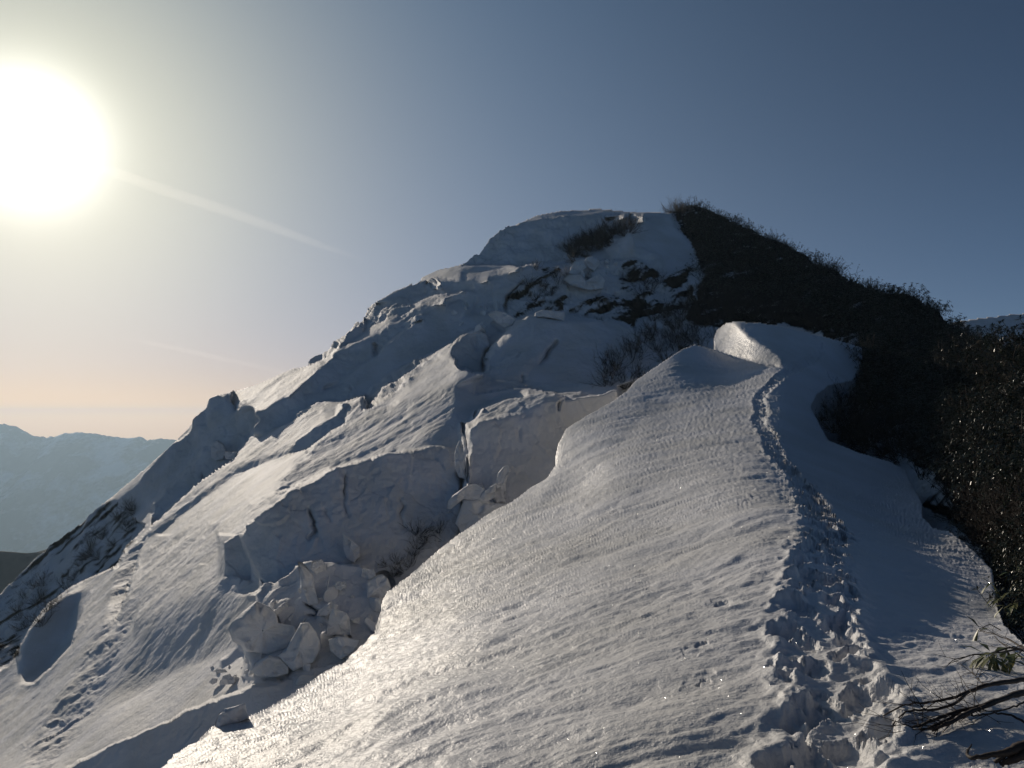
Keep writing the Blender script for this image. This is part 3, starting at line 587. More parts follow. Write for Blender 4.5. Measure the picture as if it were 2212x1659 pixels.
F_PAINT = [
    pt(0, [(1586, 688), (1640, 690), (1752, 712), (1790, 745), (1775, 790), (1705, 812), (1693, 785), (1660, 752), (1622, 722), (1592, 700)], 192, 26, w=.95, fe=5),
    pt(0, [(1765, 790), (1800, 740), (1900, 750), (1900, 800), (1860, 850), (1780, 860), (1700, 835), (1690, 800)], 112, 36, w=1, fe=26, st=1),
    pt(0, [(1690, 850), (1780, 830), (1780, 900), (1800, 950), (1880, 980), (1980, 1020), (2010, 1090), (2030, 1145), (1930, 1085), (1800, 1045), (1725, 1000), (1690, 940)], 118, 39, w=1, fe=22, st=1),
    pt(0, [(1850, 1165), (1990, 1185), (2110, 1225), (2180, 1320), (2080, 1360), (1950, 1330), (1870, 1260)], 118, 31, w=1, fe=26, st=.8),
    pt(0, [(1199, 1020), (1200, 945), (1230, 905), (1340, 850), (1400, 880), (1320, 990), (1240, 1060), (1150, 1100)], 238, 27, w=.9, fe=16),
    pt(0, [(1000, 1360), (1350, 1250), (1700, 1230), (1720, 1800), (900, 1800)], 205, 9, w=.75, fe=60),
    pt(0, [(200, 1800), (330, 1680), (560, 1530), (740, 1430), (830, 1300), (1110, 1090), (1350, 1100), (1150, 1400), (1000, 1800)], 236, 21, w=.7, fe=50),
    pt(0, [(330, 1680), (420, 1600), (560, 1530), (740, 1430), (815, 1350), (830, 1290), (940, 1190), (1060, 1105), (1000, 1200), (900, 1310), (830, 1420), (640, 1590), (560, 1800), (200, 1800)], 254, 34, w=.8, fe=22, ro=1),
    pt(11, [(440, 900), (440, 820), (480, 760), (520, 735), (565, 740), (600, 775), (660, 835), (745, 880), (835, 940), (845, 975), (810, 1005), (700, 985), (570, 955)], 272, 76, w=1, fe=1.5),
]
F_CUTS = [[(1500, 745), (1544, 757), (1588, 775), (1638, 787), (1684, 794)]]
LF = Layer(230, 2420, 680, 1790, 2.0, F_CTRL, F_PAINT, F_CUTS, 1.2e-4, warp=1.0, seed=9,
           robust=2, tau=.03, edge=.5, anchors=[(Z(11, [(445, 890), (440, 820), (480, 760), (520, 735), (565, 740), (600, 775), (700, 850), (640, 960), (570, 955)]), 1.06, 14)])
MASK_F = inpoly(LF.PX, LF.PY, F_MASK)
print("ridge relief", round(time.time() - T0, 1))

# ---- deep cracks in the broken snow
M_CREV = [(1, [(1290, 845), (1090, 1040), (1080, 1180)], 7, .03), (1, [(640, 1080), (670, 1145)], 5, .025), (1, [(930, 1300), (1085, 1395)], 6, .03), (1, [(575, 1395), (645, 1430)], 5, .02), (1, [(1690, 1085), (1800, 995)], 5, .02), (1, [(1770, 1210), (1900, 1120)], 6, .02),
          (1, [(200, 862), (245, 990)], 5, .02), (3, [(1305, 410), (1335, 530), (1372, 460)], 7, .03), (3, [(760, 930), (835, 882), (940, 868)], 5, .02), (3, [(1062, 915), (1040, 1015)], 5, .02), (3, [(1930, 605), (2010, 560)], 5, .02),
          (4, [(472, 330), (468, 420), (490, 490)], 5, .02), (4, [(1375, 400), (1290, 480), (1180, 660)], 7, .03), (4, [(990, 760), (980, 865)], 6, .02), (4, [(640, 440), (570, 600), (560, 740)], 6, .03), (5, [(822, 150), (870, 262)], 4, .02),
          (5, [(540, 1000), (562, 1065)], 5, .02), (6, [(870, 560), (930, 700), (950, 800), (890, 900)], 6, .025), (6, [(1258, 560), (1312, 640)], 6, .025), (6, [(1850, 460), (1900, 520), (1860, 640), (1925, 785)], 6, .02), (6, [(1040, 570), (1100, 690)], 5, .02),
          (6, [(1370, 1150), (1445, 1060)], 5, .02), (6, [(1060, 1182), (1200, 1190)], 5, .02), (6, [(1270, 170), (1255, 300), (1262, 560)], 5, .02), (7, [(540, 1010), (580, 1062), (650, 1072)], 6, .03), (7, [(1232, 500), (1222, 650)], 5, .015),
          (8, [(1105, 500), (1190, 540), (1250, 560), (1225, 620), (1115, 628)], 7, .03), (8, [(900, 1245), (995, 1200)], 5, .03), (8, [(1400, 348), (1530, 344)], 4, .02), (8, [(1880, 200), (1990, 180), (2060, 330)], 8, .03), (4, [(1000, 905), (1240, 945), (1335, 955)], 5, .02), (7, [(610, 470), (640, 600), (672, 690), (650, 900), (655, 1110)], 6, .03)]
pit = np.zeros_like(LM.L)
for z, line, w_, dp in M_CREV:
    pit = np.maximum(pit, dp * np.clip(blur(inpoly(LM.PX + 1.5 * np.sin(LM.PY / 4), LM.PY + 1.5 * np.sin(LM.PX / 5), strip(z, line, w_)), 1) * 1.3, 0, 1))
LM.P = LM.P * (1 + pit)[..., None]
# ---- detail on the mountain
P = LM.P
e1 = np.array([.80, .12, .58]); e1 /= np.linalg.norm(e1); e2 = np.cross(e1, [0.15, .9, -.2]); e2 /= np.linalg.norm(e2); e3 = np.cross(e1, e2)
A = np.stack([P @ e1 / 1.9, P @ e2 / .26, P @ e3 / .7], -1)
sast = fbm(A, 3, 21, gain=.55)
mid = fbm(P / 5.0, 4, 31)
f1, f2, cv = worley(P / 2.4 + 0.5 * np.stack([mid, -mid, mid], -1), 41)
crag = (cv - .5) * .8 + fbm(P / 1.7, 4, 51, gain=.55) * .55
fine2 = fbm(P / .38, 3, 57, gain=.6)
depth = np.exp(LM.L)
near = np.clip(depth / 50.0, .35, 1.3)
fine = fbm(P / .9, 3, 35, ridged=True)
LM.push((mid * .22 * (.35 + LM.rough) + crag * .50 * LM.rough + fine * .035 * (.12 + LM.rough) + fine2 * .055 * (.1 + LM.rough) + sast * .026 * (.3 + LM.streak)) * near)
rn = fbm(np.stack([P @ e1 / 5.0, P @ e2 / .9, P @ e3 / 1.6], -1), 4, 61, gain=.65)
LM.rock = np.clip((LM.rock * 1.7 - .85 + rn * .75) * 3.0, 0, 1) * (LM.rock > .02)
# ---- detail on the near ridge: wind ripples, trail, crumbs
P = LF.P
xy = P[..., :2]
def rot2(a):
    c, s_ = math.cos(a), math.sin(a)
    return np.stack([xy[..., 0] * c + xy[..., 1] * s_, -xy[..., 0] * s_ + xy[..., 1] * c], -1)
a1 = rot2(R(18)); zero = np.zeros(P.shape[:-1])
wob = fbm(np.stack([a1[..., 0] / 1.5, a1[..., 1] / 1.5, zero], -1), 3, 77)
rip = fbm(np.stack([a1[..., 0] / 1.3, (a1[..., 1] + .35 * wob) / .27, zero], -1), 3, 71, gain=.5)
patch = np.clip(.55 + .6 * fbm(np.stack([xy[..., 0] / 2.5, xy[..., 1] / 2.5, zero + 6], -1), 3, 76), .15, 1.3)
rip2 = fbm(np.stack([a1[..., 0] / 3.0, a1[..., 1] / 1.1, zero + 4], -1), 3, 73, gain=.5)
big = fbm(np.stack([xy[..., 0] / 6, xy[..., 1] / 6, zero], -1), 2, 75)
rip3 = fbm(np.stack([a1[..., 0] / .30, (a1[..., 1] + .12 * wob) / .11, zero + 8], -1), 3, 78, gain=.6)
gran = fbm(np.stack([a1[..., 0] / .16, a1[..., 1] / .08, zero + 2], -1), 3, 79, gain=.6)
LF.dz = (rip * .028 * patch + rip2 * .028 + rip3 * .013 * (1.5 - patch)) * (1 - .62 * LF.streak) + big * .04 + gran * .012 * LF.rough
TRAIL = [(1745, 716), (1768, 735), (1772, 755), (1757, 772), (1728, 790), (1700, 806), (1670, 828), (1648, 850), (1640, 868), (1648, 890), (1640, 910), (1658, 935), (1668, 960), (1676, 985), (1700, 1008), (1715, 1025), (1735, 1050), (1755, 1085), (1778, 1125),
         (1785, 1170), (1770, 1210), (1775, 1260), (1770, 1310), (1765, 1370), (1790, 1430), (1810, 1490), (1825, 1550), (1800, 1620), (1790, 1700)]
tw = np.array([LF.at(*p) for p in TRAIL])[:, :2]
seg = np.linalg.norm(np.diff(tw, axis=0), axis=1); cum = np.concatenate([[0], np.cumsum(seg)])
rng = random.Random(5)
steps = []
for lane, (sp, off) in enumerate(((.66, .05), (.74, -.05))):
    s_ = rng.random() * .3; side = 1
    while s_ < cum[-1]:
        k = min(np.searchsorted(cum, s_, side='right') - 1, len(seg) - 1); t = (s_ - cum[k]) / seg[k]
        c = tw[k] * (1 - t) + tw[k + 1] * t; d = (tw[k + 1] - tw[k]) / seg[k]; nn_ = np.array([-d[1], d[0]])
        wide = 1.5 if k > 19 else 1.0
        steps.append((c + nn_ * (side * (.09 + .05 * rng.random()) * wide + off), math.atan2(d[1], d[0]) + rng.uniform(-.3, .3), rng.uniform(.06, .10)))
        side = -side; s_ += sp * rng.uniform(.5, .7)
for p in [(1500, 1405), (1512, 1480), (1562, 1305), (1875, 1165)]:
    steps.append((LF.at(*p)[:2], R(80) + rng.uniform(-.6, .6), .022))
tdist = np.full(zero.shape, 99.0); tz = zero.copy(); churn = zero.copy()
jit = fbm(np.stack([xy[..., 0] / .07, xy[..., 1] / .07, zero], -1), 3, 81, gain=.65)
jit2 = fbm(np.stack([xy[..., 0] / .22, xy[..., 1] / .22, zero], -1), 3, 83, gain=.6)
for (c, ang, dep) in steps:
    dx = xy[..., 0] - c[0]; dy = xy[..., 1] - c[1]
    sel = np.nonzero((np.abs(dx) < .8) & (np.abs(dy) < .8))
    if len(sel[0]) == 0: continue
    x = dx[sel]; y = dy[sel]; u = x * math.cos(ang) + y * math.sin(ang); v = -x * math.sin(ang) + y * math.cos(ang)
    q = np.sqrt((u / .19) ** 2 + (v / .085) ** 2) + .55 * jit2[sel] + .2 * jit[sel]
    hole = -dep * (1 / (1 + np.exp((q - 1) * 5)))
    rim = dep * .30 * np.exp(-((q - 1.5) / .5) ** 2) * (1 + .6 * jit2[sel])
    cur = tz[sel]; tz[sel] = np.where(hole < -.02, np.minimum(cur, hole), cur) + rim * (hole > -.1 * dep)
    churn[sel] = np.maximum(churn[sel], np.exp(-(q / 2.2) ** 2) * min(1, dep / .12))
tdd = np.full(zero.shape, 9.0)
for k in range(len(seg)):
    a_, b_ = tw[k], tw[k + 1]; ab = b_ - a_; t = np.clip(((xy - a_) @ ab) / (ab @ ab), 0, 1)
    tdd = np.minimum(tdd, np.hypot(xy[..., 0] - a_[0] - t * ab[0], xy[..., 1] - a_[1] - t * ab[1]))
trench = np.exp(-((tdd + .06 * jit2) / .25) ** 4)
tz = tz * .72 - .045 * trench + .030 * np.exp(-((tdd + .10 * jit2 - .36) / .10) ** 2) * (1 + jit2)
churn = np.maximum(churn, trench * .55)
tz = np.clip(tz, -.17, .055)
LF.dz = LF.dz * (1 - .5 * churn) + tz + churn * (jit * .008 + jit2 * .017)
LF.churn = churn
fade = blur(MASK_F, 1.0)
LF.P[..., 2] += LF.dz * fade
LF.push(fbm(LF.P / .12, 2, 91) * .0035 * np.clip(np.exp(LF.L) / 8, .6, 2.5))

mountain = LM.mesh("mountain", MAIN_MASK_M & ~inpoly(LM.PX, LM.PY, [(x + 55, y + 75) for x, y in F_EDGE] + [(1700, 860), (1740, 1050), (1960, 1130), (2060, 1230), (2100, 1400), (2300, 1500), (2300, 1900)]), SNOW_FAR,
                   skirt=[(1, .6), (4, 4), (12, 14), (25, 40)], attrs=('rock',))
tag(mountain, kind='structure')
ridge = LF.mesh("snow_ridge", MASK_F, SNOW_NEAR, skirt=[(.12, .06), (.4, .35), (1.0, 1.4), (2.0, 4.5), (3.0, 12)])
tag(ridge, kind='structure')
print("meshes", round(time.time() - T0, 1))

# ------------------------------------------------------------------ far snow shoulder on the right
LS = Layer(2020, 2420, 640, 820, 3.0, [(2040, 700, 268), (2212, 676, 280), (2420, 650, 290), (2212, 800, 230), (2040, 800, 230), (2420, 800, 235)],
           [pt(0, [(2000, 600), (2440, 600), (2440, 830), (2000, 830)], 160, 34, st=0), pt(0, [(2030, 690), (2100, 680), (2185, 670), (2420, 640), (2420, 664), (2185, 690), (2130, 698), (2060, 710)], 262, 34)], [], 1e-3, warp=1.5, seed=4)
LS.push(fbm(LS.P / 8.0, 4, 5) * .25)
shoulder = LS.mesh("snow_shoulder", inpoly(LS.PX, LS.PY, [(2040, 700), (2100, 689), (2185, 678), (2240, 673), (2420, 652), (2420, 800), (2040, 800)]), SNOW_BLOCK, skirt=[(1, .5), (6, 6), (20, 25)])
tag(shoulder, kind='structure')

# ------------------------------------------------------------------ distant ranges
def grid_mesh(name, Pg, mat):
    H, W = Pg.shape[:2]; idx = np.arange(H * W).reshape(H, W)
    Q = np.stack([idx[:-1, :-1].ravel(), idx[1:, :-1].ravel(), idx[1:, 1:].ravel(), idx[:-1, 1:].ravel()], 1)
    return raw_mesh(name, Pg.reshape(-1, 3), Q, mat)
def hill_material(name, dark, light, scale, lo, hi):
    m, t, p = mat_new(name); tc = N(t, 'ShaderNodeTexCoord')
    mp = N(t, 'ShaderNodeMapping'); mp.inputs['Scale'].default_value = (1, 1, .45)
    nz = N(t, 'ShaderNodeTexNoise'); nz.inputs['Scale'].default_value = scale; nz.inputs['Detail'].default_value = 8; nz.inputs['Roughness'].default_value = .62
    cr = N(t, 'ShaderNodeValToRGB'); cr.color_ramp.elements[0].position = lo; cr.color_ramp.elements[1].position = hi
    cr.color_ramp.elements[0].color = (*dark, 1); cr.color_ramp.elements[1].color = (*light, 1)
    t.links.new(tc.outputs['Object'], mp.inputs[0]); t.links.new(mp.outputs[0], nz.inputs['Vector']); t.links.new(nz.outputs['Fac'], cr.inputs[0]); t.links.new(cr.outputs[0], p.inputs['Base Color'])
    p.inputs['Roughness'].default_value = .9; p.inputs['Specular IOR Level'].default_value = .1
    return m
DR = 3600.0
RIDGE = [(-2500, 905), (-900, 890), (-400, 902), (-150, 905), (0, 914), (8, 915), (34, 919), (50, 929), (69, 939), (99, 944), (119, 942), (137, 935), (175, 933), (204, 936), (230, 942), (278, 945), (302, 942), (317, 950), (345, 947), (377, 950), (500, 956), (800, 950), (1200, 940), (2200, 945)]
rx = np.array([ray(x, y)[0] / ray(x, y)[1] * DR for x, y in RIDGE]); rz = np.array([ray(x, y)[2] / ray(x, y)[1] * DR for x, y in RIDGE])
gx = np.linspace(-4300, 2300, 760); gv = np.linspace(-.25, 1, 110)
GX, GV = np.meshgrid(gx, gv)
top = np.interp(GX, rx, rz)
spur = fbm(np.stack([GX / 420, GV * 1.2, GX * 0], -1), 5, 7, ridged=True, gain=.5)
GYY = DR + np.where(GV > 0, -GV * 1500, -GV * 1600) + spur * 130 * np.clip(GV, 0, .6) * 1.2
GZZ = top - np.abs(GV) ** 1.05 * 1000 + spur * 55 * np.clip(np.abs(GV) * 4, 0, 1) + 3.0 * fbm(np.stack([GX / 16, GX * 0, GV], -1), 3, 12) * np.clip(1 - np.abs(GV) * 6, 0, 1)
far = grid_mesh("far_mountains", np.stack([GX, GYY, GZZ], -1), hill_material("far_forest_snow", (.01, .013, .018), (.75, .78, .82), .006, .46, .60))
tag(far, kind='structure')
# valley floor under everything
vx = np.linspace(-4600, 3000, 140); vy = np.linspace(-400, 2900, 90); VX, VY = np.meshgrid(vx, vy)
VZ = -150 - 850 * np.clip(VY / 1600, 0, 1) ** .8 - np.clip(-VX, 0, 500) * .2 + 60 * fbm(np.stack([VX / 500, VY / 500, VX * 0], -1), 4, 13)
valley = grid_mesh("valley", np.stack([VX, VY, VZ], -1), hill_material("valley_forest", (.015, .018, .018), (.10, .11, .12), .01, .45, .7))
tag(valley, kind='structure')
# wooded spur low on the left
DH = 420.0
hl = [(-700, 1120), (-300, 1165), (-100, 1178), (0, 1179), (35, 1181), (60, 1183), (85, 1180), (110, 1172), (200, 1150), (400, 1140)]
hx = np.array([ray(x, y)[0] / ray(x, y)[1] * DH for x, y in hl]); hz = np.array([ray(x, y)[2] / ray(x, y)[1] * DH for x, y in hl])
UX, UV = np.meshgrid(np.linspace(hx[0], hx[-1], 200), np.linspace(-.3, 1, 60))
HZ = np.interp(UX, hx, hz) - np.abs(UV) * 130 + fbm(np.stack([UX / 20, UV * 3, UX * 0], -1), 4, 15) * 5 * np.clip(np.abs(UV) * 4, 0, 1)
spurm = grid_mesh("wooded_hill", np.stack([UX, DH - UV * 190, HZ - 1.5], -1), hill_material("wooded_hill_ground", (.012, .013, .015), (.06, .06, .065), .06, .4, .75))
tag(spurm, kind='structure')

# ------------------------------------------------------------------ twigs and leaves
class Tubes:
    def __init__(s): s.v = []; s.f = []
    def add(s, pts, rad, k=3):
        b = len(s.v); n = len(pts)
        for i, p in enumerate(pts):
            d = pts[min(i + 1, n - 1)] - pts[max(i - 1, 0)]; d = d / (np.linalg.norm(d) + 1e-9)
            u = np.cross(d, (0.3, .2, .93)); u /= np.linalg.norm(u) + 1e-9; w = np.cross(d, u)
            for j in range(k):
                a = 2 * math.pi * j / k; s.v.append(p + rad[i] * (math.cos(a) * u + math.sin(a) * w))
        for i in range(n - 1):
            for j in range(k):
                s.f.append((b + i * k + j, b + i * k + (j + 1) % k, b + (i + 1) * k + (j + 1) % k, b + (i + 1) * k + j))
def curve(rng, p0, d, length, n, bend, droop=0.0):
    pts = [np.array(p0, float)]; d = np.array(d, float); d /= np.linalg.norm(d)
    for i in range(n):
        d = d + np.array([rng.gauss(0, bend), rng.gauss(0, bend), rng.gauss(0, bend) + droop]); d /= np.linalg.norm(d)
        pts.append(pts[-1] + d * length / n)
    return pts, d
def mesh_only(name, V, F, mat):
    me = bpy.data.meshes.new(name); V = np.array(V, np.float32); F = np.array(F, np.int32); k = F.shape[1]
    me.vertices.add(len(V)); me.vertices.foreach_set('co', V.ravel()); me.loops.add(F.size); me.loops.foreach_set('vertex_index', F.ravel())
    me.polygons.add(len(F)); me.polygons.foreach_set('loop_start', np.arange(0, F.size, k, dtype=np.int32)); me.polygons.foreach_set('loop_total', np.full(len(F), k, dtype=np.int32))
    me.update(calc_edges=True); me.materials.append(mat); return me
m_twig, t_, p_ = mat_new("twig_bark"); p_.inputs['Base Color'].default_value = (.045, .030, .020, 1); p_.inputs['Roughness'].default_value = .7
nz_ = N(t_, 'ShaderNodeTexNoise'); nz_.inputs['Scale'].default_value = 6; cr_ = N(t_, 'ShaderNodeValToRGB'); cr_.color_ramp.elements[0].color = (.014, .010, .008, 1); cr_.color_ramp.elements[1].color = (.05, .033, .022, 1)
t_.links.new(nz_.outputs['Fac'], cr_.inputs[0]); t_.links.new(cr_.outputs[0], p_.inputs['Base Color'])
def leaf_material(name, c0, c1, rough=.32):
    m, t, p = mat_new(name); g = N(t, 'ShaderNodeTexCoord'); nz = N(t, 'ShaderNodeTexNoise'); nz.inputs['Scale'].default_value = 9; nz.inputs['Detail'].default_value = 2
    cr = N(t, 'ShaderNodeValToRGB'); cr.color_ramp.elements[0].position = .35; cr.color_ramp.elements[1].position = .68; cr.color_ramp.elements[0].color = (*c0, 1); cr.color_ramp.elements[1].color = (*c1, 1)
    t.links.new(g.outputs['Object'], nz.inputs['Vector']); t.links.new(nz.outputs['Fac'], cr.inputs[0]); t.links.new(cr.outputs[0], p.inputs['Base Color']); p.inputs['Roughness'].default_value = rough
    return m
M_LEAF = leaf_material("evergreen_leaf", (.010, .018, .008), (.040, .046, .018)); M_SASA = leaf_material("bamboo_leaf", (.05, .07, .018), (.20, .19, .07), .4)
def leaf(V, F, p, d, ln, w, rng, fold=.25, droop=.3):
    d = d / (np.linalg.norm(d) + 1e-9); s_ = np.cross(d, (0, 0, 1.0)); m = np.linalg.norm(s_); s_ = s_ / m if m > .1 else np.array([1.0, 0, 0]); up = np.cross(s_, d)
    b = len(V); mid = p + d * ln * .5 - np.array([0, 0, ln * droop * .25]); tip = p + d * ln - np.array([0, 0, ln * droop])
    V += [p, mid + s_ * w * .5 + up * w * fold, mid - s_ * w * .5 + up * w * fold, tip, mid]
    F += [(b, b + 4, b + 1, b + 1), (b, b + 2, b + 4, b + 4), (b + 4, b + 3, b + 1, b + 1), (b + 4, b + 2, b + 3, b + 3)]
def tri_fix(F): return [f[:3] for f in F]
def make_evergreen(seed, R0=.75, n_stem=26, ls=1.0):
    rng = random.Random(seed); T = Tubes(); V = []; F = []
    for i in range(n_stem):
        a = rng.uniform(0, 2 * math.pi); tilt = rng.uniform(.1, 1.15); ln = R0 * rng.uniform(.7, 1.25)
        d0 = (math.cos(a) * math.sin(tilt), math.sin(a) * math.sin(tilt), math.cos(tilt))
        pts, d = curve(rng, (rng.gauss(0, .12), rng.gauss(0, .12), -.25), d0, ln + .25, 5, .13, .04)
        T.add(pts, [.012, .010, .008, .006, .005, .004])
        for k in range(3):
            q = pts[rng.choice((2, 3, 4))]; e = np.array([rng.gauss(0, 1), rng.gauss(0, 1), rng.uniform(.1, 1)]); p2, d2 = curve(rng, q, e, ln * rng.uniform(.2, .45), 3, .15, .05)
            T.add(p2, [.006, .005, .004, .003])
            for base, dd in ((p2[-1], d2), (p2[2], d2)):
                for j in range(7):
                    an = 2 * math.pi * j / 7 + rng.random(); u = np.cross(dd, (.2, .1, 1)); u /= np.linalg.norm(u); w = np.cross(dd, u)
                    leaf(V, F, base, dd * rng.uniform(.2, .9) + math.cos(an) * u + math.sin(an) * w, ls * rng.uniform(.07, .125), ls * rng.uniform(.022, .036), rng, droop=rng.uniform(0, .5))
        for j in range(8):
            an = 2 * math.pi * j / 8; u = np.cross(d, (.2, .1, 1)); u /= np.linalg.norm(u); w = np.cross(d, u)
            leaf(V, F, pts[-1], d * rng.uniform(.2, .9) + math.cos(an) * u + math.sin(an) * w, ls * rng.uniform(.08, .13), ls * rng.uniform(.024, .038), rng, droop=rng.uniform(0, .5))
    return mesh_only("stems", T.v, T.f, m_twig), mesh_only("foliage", V, tri_fix(F), M_LEAF)
def make_twigs(seed, R0=1.0, n=16, up=.6, lean=(0, 0), rad=.012):
    rng = random.Random(seed); T = Tubes(); T2 = Tubes()
    for i in range(n):
        a = rng.uniform(0, 2 * math.pi); e = np.array([math.cos(a) * rng.uniform(.3, 1) + lean[0], math.sin(a) * rng.uniform(.3, 1) + lean[1], rng.uniform(up * .5, up * 1.6)])
        pts, d = curve(rng, (rng.gauss(0, .1), rng.gauss(0, .1), -.2), e, R0 * rng.uniform(.7, 1.2), 6, .10, .05)
        T.add(pts, [rad * (1 - .11 * k) for k in range(7)])
        for k in range(9):
            i0 = rng.randint(1, 6); q = pts[i0]; dd = (pts[i0] - pts[i0 - 1]); dd /= np.linalg.norm(dd)
            p2, d2 = curve(rng, q, dd + np.array([rng.gauss(0, .5), rng.gauss(0, .5), rng.gauss(.15, .35)]), R0 * rng.uniform(.2, .5), 4, .13, .04)
            T2.add(p2, [rad * .45, rad * .4, rad * .33, rad * .28, rad * .22])
            for m in range(3):
                q2 = p2[rng.randint(1, 4)]; p3, _ = curve(rng, q2, d2 + np.array([rng.gauss(0, .6), rng.gauss(0, .6), rng.gauss(.1, .4)]), R0 * rng.uniform(.08, .2), 3, .12, .03)
                T2.add(p3, [rad * .25, rad * .22, rad * .18, rad * .14])
    return mesh_only("branches", T.v, T.f, m_twig), mesh_only("twigs", T2.v, T2.f, m_twig)
EVG = [make_evergreen(s_) for s_ in (11, 12, 13, 14, 15)]
EVG_UP = [make_evergreen(s_, .70, 40, .62) for s_ in (16, 17, 18, 19, 20)]
TWG = [make_twigs(s_) for s_ in (21, 22, 23)] + [make_twigs(s_, up=.35, lean=(-.8, -.2)) for s_ in (24, 25)]
def place_plant(name, parts, names, loc, scale, rz, label, cat, group=None, tilt=(0, 0)):
    e = bpy.data.objects.new(name, None); COL.objects.link(e); e.location = tuple(loc); e.scale = (scale,) * 3; e.rotation_euler = (tilt[0], tilt[1], rz)
    tag(e, label, cat, group)
    for me, nm in zip(parts, names):
        o = bpy.data.objects.new(nm, me); COL.objects.link(o); o.parent = e
    return e
def pip(p, poly):
    return bool(inpoly(np.array([[p[0]]]), np.array([[p[1]]]), poly)[0, 0])
def scatter(poly, size, k, seed, cap, dmin=0, jitter=.3):
    rng = random.Random(seed); xs = [p[0] for p in poly]; ys = [p[1] for p in poly]; got = []
    for t in range(cap * 60):
        x = rng.uniform(min(xs), max(xs)); y = rng.uniform(min(ys), max(ys))
        if not pip((x, y), poly): continue
        P_ = LM.at(x, y); d = P_[1]; sp = size * FOC / d * k
        if any((x - a) ** 2 + ((y - b) * 1.25) ** 2 < (sp * .5 + c * .5) ** 2 for a, b, c, _ in got): continue
        got.append((x, y, sp, P_))
        if len(got) >= cap: break
    return got, rng
EVPOLY_FAR = [(1462, 452), (1500, 449), (1560, 466), (1640, 508), (1700, 533), (1800, 588), (1890, 632), (1880, 660), (1760, 650), (1680, 650), (1600, 640), (1540, 620), (1500, 590), (1520, 540), (1490, 500)]
EVPOLY_MID = [(1700, 655), (1760, 650), (1880, 650), (1900, 634), (1950, 643), (2020, 671), (2060, 708), (2110, 730), (2212, 765), (2330, 790), (2330, 900), (2000, 905), (1900, 890), (1875, 840), (1885, 790), (1880, 750), (1800, 715)]
EVPOLY_NEAR = [(1895, 885), (2330, 885), (2330, 1130), (2200, 1120), (2140, 1075), (2070, 1075), (2040, 1020), (1990, 985), (1960, 950), (1920, 920)]
EVPOLY_LOW = [(2075, 1100), (2330, 1090), (2330, 1430), (2215, 1370), (2160, 1290), (2130, 1210)]
n_ev = 0
for poly, size, k, cap, sd, lab, grp in ((EVPOLY_FAR, 1.9, .55, 125, 1, 'dark evergreen shrub packed on the steep slope below the summit bushes', 'evergreen shrubs on the upper slope'),
                                 (EVPOLY_MID, 1.5, .50, 120, 2, 'dark glossy-leaved evergreen shrub in the thicket right of the snow crest', 'evergreen shrubs in the middle thicket'),
                                 (EVPOLY_NEAR, .95, .42, 110, 3, 'evergreen shrub with glinting leaves in the near thicket on the right', 'evergreen shrubs in the near thicket'),
                                 (EVPOLY_LOW, .5, .45, 50, 4, 'low leafy shrub crowding against the right edge of the near snow crest', 'low shrubs beside the snow crest')):
    got, rng = scatter(poly, size, k, sd, cap)
    for (x, y, sp, P_) in got:
        q = rng.randrange(5); sc = size / .75 * rng.uniform(.75, 1.15)
        place_plant('evergreen_shrub', (EVG_UP if sd == 1 else EVG)[q], ('stems', 'foliage'), P_ - np.array([0, 0, .25 * sc]) if size > 1 else P_, sc, rng.uniform(0, 6.28), lab, 'shrub', grp, (rng.uniform(-.2, .2), rng.uniform(-.3, .1)))
        n_ev += 1
